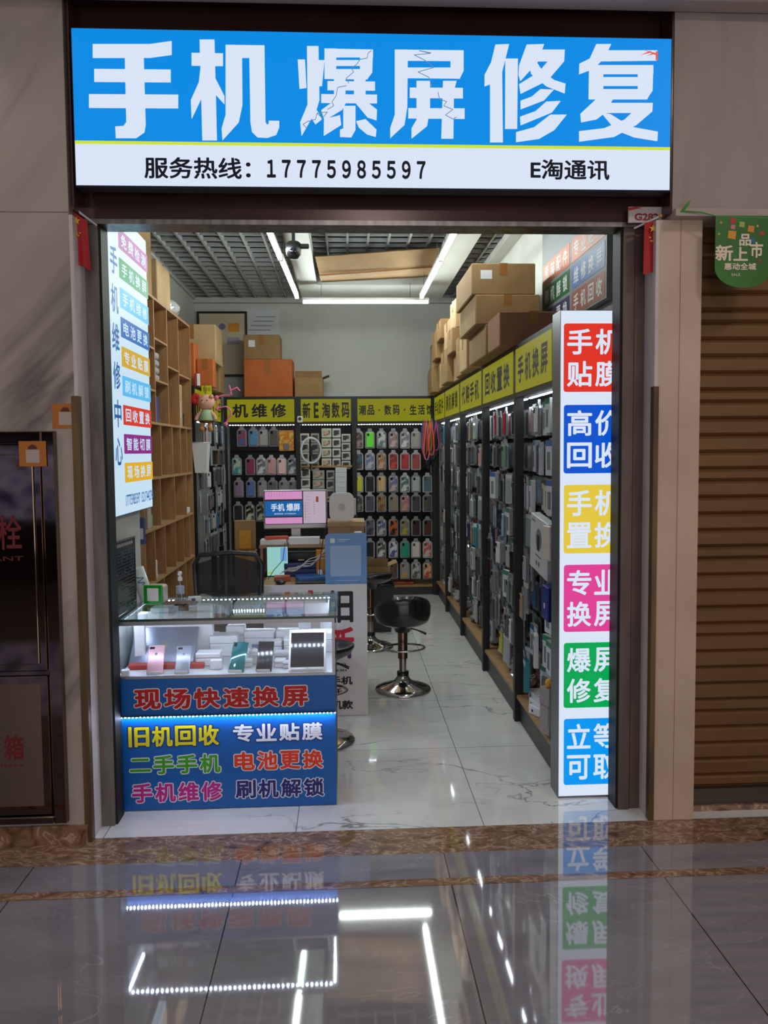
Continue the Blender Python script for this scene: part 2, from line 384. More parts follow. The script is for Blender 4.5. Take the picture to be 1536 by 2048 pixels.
struct(MB().box((-1.68, 5.52, 3.28), (1.30, 5.6, 3.335)).build('trim_14', M_WHITEWALL))
# white boxed-in beam, U shaped, under the grille
b = MB().box((-.43, 1.0, 3.2), (-.25, 4.2, 3.325)).box((.83, 1.0, 3.2), (1.03, 4.2, 3.325)).box((-.43, 4.2, 3.2), (1.03, 4.85, 3.325))
struct(b.build('trim_15', M_WHITEWALL))

# ------------------------------------------------------------------ the lit sign over the opening
YS = -.205
def su(px, py, y=YS): return at(px, py, y=y)
def crop1(p): return [(su(100 + u / 2, v / 2).x, su(100 + u / 2, v / 2).z) for u, v in p]
def crop2(p): return [(su(768 + u / 2, v / 2).x, su(768 + u / 2, v / 2).z) for u, v in p]
SX0, SX1 = (su(137, 57).x + su(152, 378).x) / 2, (su(1347, 71).x + su(1341, 378).x) / 2
SZ0, SZ1 = (su(152, 378).z + su(1341, 378).z) / 2, (su(137, 57).z + su(1347, 71).z) / 2
SZM = (su(150, 291).z + su(1338, 297).z) / 2
sign = thing('shop_sign', 'wide blue and white lit sign box above the shop entrance', 'sign', ((SX0 + SX1) / 2, -.1, SZ0))
for x in (SX0 + .3, SX1 - .3): MB().box((x, YS + .0735, SZ0 + .1), (x + .06, -.0605, SZ1 - .1), M_DARK).build('wall_bracket', None, sign)
MB().rbox((SX0, YS + .003, SZ0), (SX1, YS + .073, SZ1), .004, mat('sign_box_grey', (54, 58, 66), .4, .5), 1).build('box_frame', None, sign)
MB().box((SX0 + .006, YS, SZM + .012), (SX1 - .006, YS + .0028, SZ1 - .006), M_SIGNB).build('blue_face', None, sign)
MB().box((SX0 + .006, YS, SZ0 + .006), (SX1 - .006, YS + .0028, SZM), M_SIGNW).build('white_face', None, sign)
MB().box((SX0 + .006, YS - .0006, SZM), (SX1 - .006, YS + .0028, SZM + .012), M_SIGNY).build('lime_stripe', None, sign)
G1 = {
 'a': [[(172,178),(400,178),(487,166),(487,220),(400,232),(172,232)], [(178,277),(483,280),(483,330),(178,328)], [(157,378),(513,380),(513,434),(157,432)],
       [(300,222),(375,222),(383,500),(378,530),(345,553),(264,553),(262,507),(295,505),(306,490)]],
 'b': [[(599,160),(658,160),(668,562),(610,562)], [(567,213),(692,215),(692,265),(567,263)], [(604,262),(650,262),(632,340),(567,476),(564,402),(596,330)],
       [(650,300),(664,318),(698,385),(698,418),(656,372)], [(703,183),(768,183),(770,420),(755,490),(690,562),(687,515),(703,460)], [(703,181),(858,183),(858,232),(703,232)],
       [(797,186),(858,186),(862,488),(868,500),(875,497),(875,484),(917,485),(917,510),(905,540),(870,552),(830,550),(808,528),(802,490)]],
 'c': [[(991,240),(1020,240),(1026,352),(998,356)], [(1072,242),(1098,242),(1088,345),(1062,345)], [(1028,186),(1074,186),(1078,400),(1066,440),(1006,545),(1001,490),(1030,420)],
       [(1052,432),(1070,445),(1087,478),(1062,498),(1042,468)],
       [(1098,196),(1145,196),(1145,316),(1098,316)], [(1240,200),(1292,200),(1289,290),(1270,316),(1240,316)], [(1098,196),(1292,200),(1292,230),(1098,230)], [(1120,242),(1270,242),(1270,264),(1120,264)], [(1098,278),(1285,278),(1270,318),(1098,316)],
       [(1110,326),(1300,328),(1300,363),(1110,361)], [(1136,310),(1182,310),(1182,412),(1136,412)], [(1216,310),(1262,310),(1262,412),(1216,412)], [(1085,378),(1308,380),(1308,414),(1085,412)],
       [(1136,405),(1188,405),(1168,440),(1098,482),(1085,442)], [(1216,405),(1262,405),(1308,440),(1306,482),(1270,470)],
       [(1173,425),(1222,425),(1222,520),(1205,550),(1160,548),(1160,520),(1173,515)], [(1096,478),(1160,462),(1165,500),(1095,544)], [(1225,486),(1262,478),(1306,520),(1303,548),(1268,538),(1235,510)]]}
G2 = {
 'd': [[(43,200),(95,200),(93,430),(82,500),(25,553),(25,512),(43,460)], [(43,200),(318,203),(318,245),(43,243)], [(266,203),(318,203),(318,285),(302,316),(266,300)], [(94,272),(300,272),(304,315),(94,313)],
       [(130,325),(184,325),(184,440),(172,505),(110,555),(110,514),(130,480)], [(236,325),(290,325),(283,352),(279,400),(277,555),(229,555)], [(103,352),(315,353),(315,394),(103,392)], [(97,434),(322,435),(322,476),(97,474)]],
 'e': [[(445,180),(500,178),(472,290),(475,570),(424,570),(424,338),(402,346),(402,300),(428,250)], [(485,236),(535,236),(532,516),(484,516)],
       [(570,180),(640,178),(614,250),(545,325),(538,300),(540,262)], [(590,200),(722,200),(720,246),(655,322),(546,376),(540,338),(615,292),(655,246),(590,246)], [(580,246),(606,244),(636,290),(680,322),(725,336),(722,374),(650,346),(588,296)],
       [(625,358),(678,360),(640,402),(546,438),(546,404),(590,388)], [(648,408),(706,405),(672,450),(546,502),(544,468),(605,446)], [(664,460),(730,460),(682,520),(620,556),(528,569),(528,530),(600,510)]],
 'f': [[(848,178),(908,178),(896,203),(1092,203),(1090,243),(868,246),(840,275),(780,298),(781,256),(822,236)],
       [(820,262),(876,262),(876,396),(818,396)], [(1015,262),(1076,262),(1073,365),(1050,398),(1015,398)], [(820,262),(1076,262),(1076,297),(820,297)], [(820,310),(1070,310),(1070,344),(820,344)], [(820,358),(1072,358),(1052,398),(820,398)],
       [(850,395),(915,398),(886,450),(850,478),(788,490),(785,456)], [(880,413),(1074,413),(1072,447),(1010,500),(920,548),(780,567),(780,526),(880,514),(960,480),(990,452),(872,452)],
       [(868,450),(905,458),(985,508),(1094,528),(1092,565),(1000,550),(925,520)]]}
b = MB()
for k in G1.values():
    for p in k: b.prism(crop1(p), (0, YS, 0), X, Z, .004, M_SIGNW)
for k in G2.values():
    for p in k: b.prism(crop2(p), (0, YS, 0), X, Z, .004, M_SIGNW)
b.build('shop_name_lettering', None, sign)
mk = glow('crack_line_blue', (110, 150, 196), .8)
for cr, L in ((crop1, [(1285,205),(1272,215),(1268,235),(1240,240),(1225,262),(1205,275),(1215,290),(1185,315),(1195,335)]), (crop1, [(1185,345),(1150,352),(1145,385),(1128,410),(1135,425),(1110,440)]), (crop1, [(1068,455),(1110,450),(1090,475),(1068,455),(1062,480),(1030,488),(1012,500),(1028,515)]),
              (crop2, [(120,222),(185,216),(140,205),(188,214)]), (crop2, [(120,222),(160,242),(200,272),(135,290),(180,312),(190,352)]), (crop2, [(215,370),(222,400),(250,408),(238,425),(275,440),(245,462),(275,478),(290,470)])):
    q = cr(L); b = MB()
    for i in range(len(q) - 1):
        a, c = V(q[i]), V(q[i + 1]); d = (c - a).normalized(); nn = V((-d.y, d.x)) * .0013
        b.prism([a + nn, a - nn, c - nn, c + nn], (0, YS - .0042, 0), X, Z, .001, mk)
    b.build('crack_line', None, sign)
b = MB(); mr = glow('red_scratch', (230, 90, 80))
for L in ([(1085,208),(1094,208),(1093,243),(1085,243)], [(1040,203),(1085,215),(1090,224),(1060,212)], [(1025,222),(1062,206),(1070,212)], [(1050,226),(1078,212),(1082,218)]):
    b.prism(crop2(L), (0, YS - .0042, 0), X, Z, .001, mr)
b.build('red_mark', None, sign)
def ptext(b, s, x0, y0, x1, y1, yw, m, off=.0, lift=.0015):
    a, c = at(x0, y1, y=yw), at(x1, y0, y=yw)
    b.text(s, ((a.x + c.x) / 2, yw, (a.z + c.z) / 2), X, Z, abs(c.x - a.x), abs(c.z - a.z), m, off, lift)
for nm, st, q in (('caption_lettering', '服务热线：', (289, 316, 501, 357)), ('number_lettering', '１７７７５９８５５９７', (534, 322, 851, 356)), ('company_lettering', 'E淘通讯', (1061, 320, 1219, 359))):
    b = MB(); ptext(b, st, *q, YS, M_SIGNK, .022 if nm != 'number_lettering' else .036); b.build(nm, None, sign)

# ------------------------------------------------------------------ tall lit box at the right of the entrance
YB = .07; BX0, BX1 = at(1118, 1200, y=YB).x, 1.262
BZ1 = at(1178, 620, y=YB).z
lb = thing('light_box', 'tall white light box with six coloured panels standing right of the entrance', 'light box', ((BX0 + BX1) / 2, .14, 0))
MB().box((BX0, YB + .002, .0), (BX1, .2, BZ1), mat('light_box_case', (120, 124, 130), .35, .7)).build('case', None, lb)
MB().box((BX0 + .003, YB, .01), (BX1 - .003, YB + .0018, BZ1 - .003), M_SIGNW).build('lit_face', None, lb)
for (nm, y0, y1, c, r1, r2) in (('red', 647, 784, (222, 50, 34), '手机', '贴膜'), ('blue', 810, 947, (0, 82, 206), '高价', '回收'), ('yellow', 970, 1107, (226, 198, 62), '手机', '置换'),
                               ('pink', 1130, 1264, (222, 64, 148), '专业', '换屏'), ('green', 1286, 1416, (0, 164, 82), '爆屏', '修复'), ('cyan', 1438, 1570, (0, 150, 240), '立等', '可取')):
    yc = (y0 + y1) / 2; p0, p1 = at(1127, y1, y=YB), at(1127, y0, y=YB); w = (BX1 - p0.x) - .016; h = p1.z - p0.z; cx = p0.x + w / 2; cz = (p0.z + p1.z) / 2
    pan = MB().prism(rrect(w, h, .012), (cx, YB, cz), X, Z, .0012, glow('light_box_' + nm, c)).build('panel', None, lb); plabel(pan, nm + ' panel of two rows of writing')
    b = MB()
    for r, dz in ((r1, h * .235), (r2, -h * .235)):
        for i in (0, 1): b.text(r[i], (cx + (i - .5) * w * .47, YB - .0012, cz + dz), X, Z, w * .42, h * .375, M_SIGNW, .022, .0008)
    b.build('lettering', None, pan)

# ------------------------------------------------------------------ lit panel on the left partition, facing the aisle
XP = -1.022
def pl(px, py): q = at(px, py, x=XP); return q.y, q.z
PY0, PY1, PZ0, PZ1 = .07, .80, 1.315, 2.70
lp = thing('light_box', 'thin white lit panel of coloured service bars on the left partition', 'light box', (XP - .02, .43, PZ0))
MB().box((XP - .022, PY0, PZ0), (XP - .001, PY1, PZ1), M_ALU).build('frame', None, lp)
M_PW = glow('side_panel_white', (196, 222, 240)); M_PB = glow('side_panel_blue', (0, 88, 160))
MB().box((XP - .001, PY0 + .004, PZ0 + .004), (XP, PY1 - .004, PZ1 - .004), M_PW).build('lit_face', None, lp)
bars = [('免费检测', (160, 60, 150), (235, 470), (297, 546)), ('手机换屏', (0, 140, 80), (238, 519), (298, 602)), ('手机维修', (84, 182, 234), (240, 577), (299, 654)), ('电池更换', (0, 96, 176), (241, 637), (299, 707)),
        ('专业贴膜', (206, 160, 22), (243, 697), (300, 757)), ('刷机解锁', (84, 182, 234), (245, 754), (301, 809)), ('回收置换', (206, 46, 30), (246, 811), (302, 860)), ('智能切膜', (136, 28, 128), (247, 870), (303, 911)), ('现场换屏', (222, 170, 30), (248, 927), (304, 967))]
i = 0
ys0 = pl(246, 811)[0]; ys1 = pl(303, 860)[0]
tops = [2.635, 2.495, 2.355, 2.215, 2.075, 1.935, 1.795, 1.655, 1.515]
# heights measured where the bars meet the panel's near edge
tops = [pl(235 + 1.6 * k, yy)[1] for k, yy in enumerate((453, 516, 577, 637, 697, 754, 811, 870, 926))]
bots = [pl(235 + 1.6 * k, yy)[1] for k, yy in enumerate((498, 560, 619, 679, 735, 791, 846, 906, 967))]
dz = (tops[0] - tops[8]) / 8; hb = sum(t - q for t, q in zip(tops, bots)) / 9
for k, (s, c, _, _) in enumerate(bars):
    zc = tops[0] - dz * k - hb / 2
    pan = MB().prism(rrect(ys1 - ys0, hb, .006), (XP, (ys0 + ys1) / 2, zc), Y3, Z, .0008, glow('side_bar_%d_%d_%d' % c, c)).build('service_bar', None, lp)
    b = MB()
    for j, ch in enumerate(s): b.text(ch, (XP + .0008, ys0 + (ys1 - ys0) * (.16 + .227 * j), zc), Y3, Z, (ys1 - ys0) * .175, hb * .66, M_PW, .02, .0006)
    b.build('lettering', None, pan)
b = MB(); yv = pl(232, 700)[0]
for k, ch in enumerate('手机维修中心'):
    b.text(ch, (XP, yv, pl(232, 524)[1] - k * (pl(232, 524)[1] - pl(232, 903)[1]) / 5), Y3, Z, .11, .125, M_PB, .018, .0007)
b.build('centre_lettering', None, lp); b = MB(); b.text('17775985597 13217442761', (XP, (ys0 + ys1) / 2, pl(275, 996)[1]), Y3, Z, ys1 - ys0, .052, M_PB, .012, .0007)
b.build('phone_lettering', None, lp)

# ------------------------------------------------------------------ glass display counter at the entrance
CX0, CX1, CY0, CY1, CZD, CZT = -1.028, -.056, .065, .64, .605, .872
case = thing('display_counter', 'glass display counter with a blue printed front at the entrance', 'display counter', ((CX0 + CX1) / 2, .35, 0))
M_CBLUE = mat('printed_blue', (0, 92, 172), .35)
b = MB().box((CX0, CY0 + .014, 0), (CX1, CY1, CZD), mat('counter_carcass', (30, 66, 110), .5)); b.build('cabinet', None, case)
up = MB().box((CX0, CY0, .438), (CX1, CY0 + .0138, CZD - .002), M_CBLUE).build('upper_front_panel', None, case)
lo = MB().box((CX0, CY0 + .006, .004), (CX1, CY0 + .0138, .43), M_CBLUE).build('lower_front_panel', None, case)
def outlined(par, s, x0, y0, x1, y1, c, oc, yw, off=.03, o2=.075):
    b = MB(); N = len(s); a, q = at(x0, y1, y=yw), at(x1, y0, y=yw); w = (q.x - a.x) / N; zc = (a.z + q.z) / 2; h = q.z - a.z
    mo, mi = mat('ink_%d_%d_%d' % oc, oc, .4), mat('ink_%d_%d_%d' % c, c, .4)
    for i, ch in enumerate(s):
        hh = h * (.7 if ch == '二' else 1)
        cx = a.x + w * (i + .5)
        b.text(ch, (cx, yw, zc), X, Z, w * .9 + .009, hh + .009, mo, o2, .0008)
        b.text(ch, (cx, yw, zc), X, Z, w * .9, hh, mi, off, .0016)
    b.build('lettering', None, par)
outlined(up, '现场快速换屏', 266, 1371, 619, 1420, (188, 18, 20), (225, 225, 230), CY0, .035)
YL = CY0 + .006
outlined(lo, '旧机回收', 255, 1449, 440, 1495, (225, 215, 20), (20, 40, 110), YL)
outlined(lo, '专业贴膜', 464, 1444, 647, 1484, (235, 240, 250), (20, 50, 140), YL)
outlined(lo, '二手手机', 258, 1507, 443, 1550, (60, 160, 30), (225, 235, 235), YL)
outlined(lo, '电池更换', 467, 1499, 648, 1541, (225, 60, 30), (235, 225, 225), YL)
outlined(lo, '手机维修', 262, 1562, 446, 1606, (190, 20, 140), (230, 225, 235), YL)
outlined(lo, '刷机解锁', 469, 1555, 650, 1597, (24, 24, 110), (225, 230, 245), YL)
M_LEDD = glow('led_dot', (206, 222, 255), 130); M_LEDI = glow('inner_led_dot', (212, 224, 255), 150)
b = MB(); x = CX0 + .01
while x < CX1 - .005: b.box((x, CY0 - .016, .432), (x + .005, CY0 - .010, .4360), M_LEDD); x += .0165
b.box((CX0, CY0 - .018, .4368), (CX1, CY0 - .0002, .4385), mat('strip_channel', (60, 64, 70), .5)); b.build('led_strip', None, case)
b = MB().box((CX0, CY0, CZD), (CX0 + .005, CY1, CZT - .01)).box((CX0, CY0, CZD), (CX1, CY0 + .005, CZT - .01)).box((CX1 - .005, CY0 + .006, CZD), (CX1, CY1, CZT - .01))
b.build('glass_panes', M_GLASS, case)
MB().box((CX0 - .0, CY0 - .012, CZT - .009), (CX1 + .012, CY1 + .01, CZT)).build('glass_top', glass('top_glass', (.9, .96, .93), 1.4), case)
b = MB().box((CX0, CY0 - .0145, CZT - .010), (CX1 + .0145, CY0 - .0125, CZT + .0005)).box((CX1 + .0125, CY0 - .0125, CZT - .010), (CX1 + .0145, CY1 + .01, CZT + .0005)); b.build('top_edge_band', M_GREENGLASS, case)
b = MB().box((CX0, CY0 - .002, CZT - .030), (CX1, CY0 + .004, CZT - .0095)).box((CX0, CY0 + .0042, CZT - .016), (CX1, CY0 + .03, CZT - .0095)).box((CX1 - .026, CY0 + .0305, CZT - .022), (CX1, CY1 - .0345, CZT - .0095)).box((CX0, CY0 + .0305, CZT - .022), (CX0 + .024, CY1 - .0345, CZT - .0095)).box((CX0, CY1 - .034, CZT - .022), (CX1, CY1, CZT - .0095)).box((CX1 - .012, CY0 - .001, CZD), (CX1 + .001, CY0 + .011, CZT - .02)).box((CX0, CY0 - .003, CZD - .002), (CX1, CY0 + .008, CZD + .008))
b.build('frame', M_ALU, case)
MB().box((CX0 + .006, CY0 + .012, CZD), (CX1 - .006, CY1 - .006, CZD + .006)).build('deck', mat('counter_deck', (206, 208, 216), .35), case)
b = MB().box((CX0 + .006, CY1 - .23, .788), (CX1 - .02, CY1 - .036, .793)); b.build('glass_shelf', M_GLASS, case)
b = MB(); x = CX0 + .03
while x < CX1 - .02: b.box((x, CY0 + .018, CZT - .020), (x + .007, CY0 + .026, CZT - .0165), M_LEDI); x += .022
x = CX0 + .03
while x < CX1 - .02: b.box((x, CY1 - .03, CZT - .026), (x + .007, CY1 - .022, CZT - .0225), M_LEDI); x += .022
y = CY0 + .03
while y < CY1 - .02:
    b.box((CX1 - .022, y, CZT - .026), (CX1 - .015, y + .007, CZT - .0225), M_LEDI); b.box((CX0 + .012, y, CZT - .026), (CX0 + .019, y + .007, CZT - .0225), M_LEDI); y += .022
b.build('inner_led_strip', None, case)
ZD = CZD + .0065
M_BOXW = mat('white_carton', (218, 219, 224), .45); M_BOXW2 = mat('soft_white_carton', (200, 203, 212), .5)
def small_box(name, label, cat, c, size, rz=0, m=None, lid=True, group=None, pm=None, pr=None, tilt=0, par=None):
    """closed retail box: body, lid and optional printed face"""
    w, d, h = size; m = m or M_BOXW
    t = thing(name, label, cat, c, rz, group)
    if tilt: t.rotation_euler = (tilt, 0, rz)
    hb = h * .62 if lid else h
    MB().rbox((-w / 2, -d / 2, 0), (w / 2, d / 2, hb - (.0008 if lid else 0)), min(.004, h * .1), m, 1).build('body', None, t, False)
    if lid: MB().rbox((-w / 2 - .001, -d / 2 - .001, hb), (w / 2 + .001, d / 2 + .001, h), min(.004, h * .1), m, 1).build('lid', None, t, False)
    if pm:
        u0, u1, v0, v1 = pr or (.15, .85, .2, .8)
        MB().box((-w / 2 + u0 * w, -d / 2 - .0018, v0 * h), (-w / 2 + u1 * w, -d / 2 - .0011, v1 * h), pm).build('print', None, t, False)
    return t
def phone(name, label, c, w, h, lean, rz, backm, face, cat='phone', group=None):
    t = thing(name, label, cat, c, rz, group); R = Matrix.Rotation(-lean, 4, 'X')
    MB().rbox((-w / 2, 0, 0), (w / 2, .008, h), .0035, backm, 2, R, True).build('body', None, t, False)
    b = MB()
    if face == 'plain':
        b.rbox((-w * .40, -.0015, h * .84), (-w * .22, .0, h * .96), .0007, mat('lens_black', (14, 14, 18), .15), 1, R).build('camera_lens', None, t, False)
    elif face == 'back':
        b.rbox((-w * .42, -.0015, h * .86), (-w * .12, .0, h * .93), .0007, mat('lens_black', (14, 14, 18), .15), 1, R).build('camera_lens', None, t, False)
        b = MB(); b.add([R @ V((math.cos(q / 10 * PI) * w * .09, -.0006, h * .68 + math.sin(q / 10 * PI) * w * .10)) for q in range(20)], [tuple(range(20))[::-1]], mat('logo_grey', (120, 100, 100), .3)); b.build('logo', None, t, False)
    else:
        e = .06 if cat == 'phone' else .09
        b.box((-w * (.5 - e / 1.6), -.0008, h * e), (w * (.5 - e / 1.6), 0, h * (1 - e)), mat('screen_black', (20, 21, 28), .12)); b.v = [R @ p for p in b.v]; b.build('screen', None, t, False)
        if cat == 'tablet':
            b = MB(); b.tube([R @ V((math.cos(q / 8 * PI) * .005, -.001, h * .045 + math.sin(q / 8 * PI) * .005)) for q in range(16)], .0006, M_GREY, 5, True); b.build('home_button', None, t, False)
    s = MB().box((-w * .45, -.006, .0), (w * .45, .0, .004)).box((-w * .3, h * math.sin(lean) * .5, 0), (w * .3, h * math.sin(lean) * .5 + .003, h * math.cos(lean) * .46)).box((-w * .3, 0, 0), (w * .3, h * math.sin(lean) * .5, .002))
    st = thing('phone_stand', 'clear acrylic stand holding the ' + label.split(' leaning')[0], 'stand', V(c) - V((0, 0, .0)), rz)
    s.build('cradle', M_GLASS, st, False); MB().box((-w * .42, -.009, .0005), (w * .42, -.0062, .011)).build('price_tag', M_PAPER, st, False)
    return t
q = .0045
phone('smartphone', 'rose gold phone leaning back-out at the left of the counter', (-.862, .098, ZD + q), .072, .142, .72, .08, mat('rose_gold', (226, 176, 188), .3, .4), 'back')
phone('smartphone', 'silver grey phone leaning back-out beside the rose gold phone', (-.742, .098, ZD + q), .066, .136, .72, .02, mat('silver_phone', (150, 156, 172), .3, .5), 'back')
phone('smartphone', 'shiny teal green phone leaning in the middle of the counter', (-.502, .098, ZD + q), .072, .15, .72, -.14, mat('teal_gloss', (0, 120, 128), .08, .5, coat=1), 'plain')
phone('smartphone', 'black phone leaning face-out beside the teal green phone', (-.378, .098, ZD + q), .072, .15, .72, -.06, mat('black_phone', (14, 14, 16), .2), 'screen')
phone('tablet', 'white tablet with a black screen leaning at the right of the counter', (-.182, .088, ZD + q), .17, .205, .66, 0, mat('white_tablet', (230, 230, 234), .3), 'screen', 'tablet')
# laptop propped on its box
t = thing('laptop', 'closed space grey laptop propped up on a white box in the counter', 'laptop', (-.868, .245, ZD + .002), .0)
R = Matrix.Rotation(-.80, 4, 'X')
MB().rbox((-.152, 0, 0), (.152, .012, .212), .005, mat('space_grey', (146, 152, 170), .35, .6), 2, R, True).build('lid', None, t, False)
b = MB(); ap = [(0, -.02), (-.008, -.0215), (-.016, -.012), (-.018, .002), (-.012, .012), (0, .009), (.012, .012), (.016, .007), (.0125, 0), (.017, -.008), (.008, -.0215)]
b.prism(ap, R @ V((0, -.0004, .11)), X, R @ V((0, 0, 1)), .0004, mat('logo_gold', (150, 138, 120), .3)); b.prism([(0, .012), (.004, .02), (.007, .02), (.004, .013)], R @ V((0, -.0004, .11)), X, R @ V((0, 0, 1)), .0004, MATS['logo_gold'])
b.build('logo', None, t, False)
small_box('laptop_box', 'large flat white laptop box standing behind the grey laptop', 'box', (-.835, .44, ZD), (.36, .05, .212), 0, lid=False)
small_box('slim_box', 'long narrow white box leaning left of the laptop', 'box', (-.975, .30, ZD), (.05, .035, .19), .1, lid=False)
small_box('red_tray', 'flat red tray under the laptop front edge', 'tray', (-.83, .205, ZD), (.34, .05, .022), 0, mat('red_tray', (170, 52, 40), .45), False)
small_box('charger', 'small white power adapter at the far left of the counter', 'charger', (-.985, .085, ZD), (.035, .03, .03), .2, lid=False)
small_box('card_box', 'small white card box before the teal phone boxes', 'box', (-.60, .17, ZD), (.055, .03, .045), .1, lid=False)
bx = [((-.60, .43), (.135, .09, .10), 'tall white phone box left of the middle at the back'), ((-.645, .255), (.115, .075, .06), 'white phone box with a stack of tags left of the teal phone'),
      ((-.44, .53), (.15, .07, .095), 'wide white phone box at the back of the counter middle'), ((-.29, .53), (.13, .07, .095), 'wide white phone box at the back behind the black phone'),
      ((-.265, .40), (.085, .09, .085), 'white cube box with blue print behind the tablet left edge'), ((-.30, .27), (.08, .06, .05), 'low white box between black phone and tablet'),
      ((-.425, .26), (.05, .05, .06), 'narrow white box between teal and black phones'), ((-.50, .32), (.07, .05, .05), 'small white box behind the teal phone'),
      ((-.135, .47), (.14, .09, .10), 'wide white box behind the tablet top edge'), ((-.10, .57), (.07, .06, .14), 'upright white box at the right back corner'),
      ((-.69, .50), (.10, .07, .09), 'white carton behind the tall white phone box'), ((-.56, .54), (.09, .06, .12), 'upright white carton at the back left of the middle'), ((-.36, .41), (.09, .06, .07), 'white carton behind the black phone'), ((-.46, .20), (.045, .035, .035), 'tiny white box between the teal and black phones'), ((-.275, .17), (.04, .04, .03), 'tiny white box left of the tablet foot'),
      ((-.215, .57), (.06, .06, .14), 'upright white box behind the wide tablet box'), ((-.31, .19), (.05, .05, .035), 'tiny white box beside the tablet')]
for (p, s, l) in bx: small_box('phone_box', l, 'box', (p[0], p[1], ZD), s, random.uniform(-.06, .06), random.choice((M_BOXW, M_BOXW2)), True, 'white boxes in the counter')
b = MB(); b.tube([V((-.47 + .028 * math.cos(a * .5), .405 + .022 * math.sin(a * .5), ZD + .004 + a * .0006)) for a in range(50)], .0022, M_WHITE, 6)
tag(b.build('charging_cable'), 'coiled white charging cable on the counter deck behind the phones', 'cable')
b = MB(); b.tube([V((-.395 + .02 * math.cos(a * .5), .345 + .016 * math.sin(a * .5), ZD + .006 + a * .0006)) for a in range(50)], .0022, M_WHITE, 6)
tag(b.build('charging_cable'), 'coiled white charging cable behind the black phone', 'cable')
b = MB().lathe((-.415, .45, ZD + .02), [(.02, -.055), (.02, .055)], mat('blue_grey_roll', (96, 106, 140), .5), 16, ax=Matrix.Rotation(PI / 2, 3, 'Y')); tag(b.build('film_roll'), 'blue grey roll lying behind the phones', 'roll')
# on the inner glass shelf
for k, (x0, x1, l) in enumerate(((-.78, -.58, 'left'), (-.56, -.32, 'middle'), (-.30, -.09, 'right'))):
    small_box('flat_box', '%s long white box on the inner glass shelf' % l, 'box', ((x0 + x1) / 2, CY1 - .115, .7935), (x1 - x0, .12, .058), 0, M_BOXW, False, 'long white boxes on the glass shelf')
small_box('flat_box', 'slim white box with blue end on the inner glass shelf', 'box', (-.90, CY1 - .16, .7935), (.12, .08, .05), 0, M_BOXW, False)
small_box('picture_card', 'brown printed strip card lying on the inner glass shelf', 'card', (-.69, CY1 - .20, .7935), (.2, .04, .014), 0, noisy('printed_strip', [(.4, (176, 150, 130)), (.5, (120, 90, 80)), (.6, (190, 120, 90))], (60, 60, 60)), False)
# on the counter's top
ZT = CZT + .0008
t = thing('payment_speaker', 'green fronted payment speaker box on the glass counter', 'speaker', (-.93, .40, ZT), -.15)
MB().rbox((-.045, -.0, 0), (.045, .075, .088), .014, mat('speaker_grey', (196, 190, 180), .45), 3).build('body', None, t, False)
MB().rbox((-.048, -.012, -.0), (.048, .0, .092), .0058, mat('green_plastic', (10, 140, 26), .3), 2).build('front_bezel', None, t, False)
MB().prism(rrect(.056, .062, .003), (0, -.0121, .047), X, Z, .0008, M_PAPER).build('code_plate', None, t, False)
t = thing('spray_bottle', 'clear spray bottle with a white pump on the glass counter', 'bottle', (-.825, .50, ZT))
MB().lathe((0, 0, 0), [(.02, 0), (.021, .004), (.021, .075), (.018, .083), (.010, .09), (.010, .094)], glass('bottle_plastic', (.86, .9, .94), 1.45), 20).build('bottle', None, t, False)
MB().lathe((0, 0, .0), [(.0195, .03), (.0205, .0301), (.0205, .068), (.0195, .0681)], mat('bottle_label', (180, 185, 200), .5), 20).build('label', None, t, False)
b = MB().lathe((0, 0, .0945), [(.0115, 0), (.0115, .016), (.007, .02), (.006, .03), (.011, .032), (.010, .045), (.004, .047)], M_WHITE, 16); b.rbox((-.007, -.024, .124), (.007, 0, .134), .002, M_WHITE, 1); b.build('pump', None, t, False)
b = MB().tube([(0, 0, .09), (.002, 0, .05), (.008, 0, .005)], .0015, M_WHITE, 6); b.build('dip_tube', None, t, False)
small_box('carton', 'small white carton with blue print beside the spray bottle', 'carton', (-.745, .455, ZT), (.06, .04, .022), .3, M_BOXW, False, pm=mat('blue_print', (60, 90, 150), .5), pr=(.2, .5, .2, .8))
t = thing('cloth', 'crumpled grey brown cleaning cloth on the glass counter', 'cloth', (-.80, .40, ZT))
b = MB(); vs = []; n = 14
for i in range(n):
    for j in range(n):
        u, v = i / (n - 1) - .5, j / (n - 1) - .5; r = max(0, 1 - (u * u + v * v) * 3.6)
        vs.append((u * .15, v * .08, .001 + .022 * r * (.55 + .45 * math.sin(13 * u + 5 * v) * math.cos(11 * v - 4 * u))))
b.add(vs, [(i * n + j, (i + 1) * n + j, (i + 1) * n + j + 1, i * n + j + 1) for i in range(n - 1) for j in range(n - 1)], mat('cloth_taupe', (120, 108, 96), .8), True); b.build('fabric', None, t, False)
b = MB(); b.tube([V((-.79 + .03 * math.cos(a * .4), .345 + .012 * math.sin(a * .8), ZT + .004)) for a in range(15)], .003, M_DARK, 6); tag(b.build('glasses'), 'thin black spectacles lying before the cloth', 'glasses')
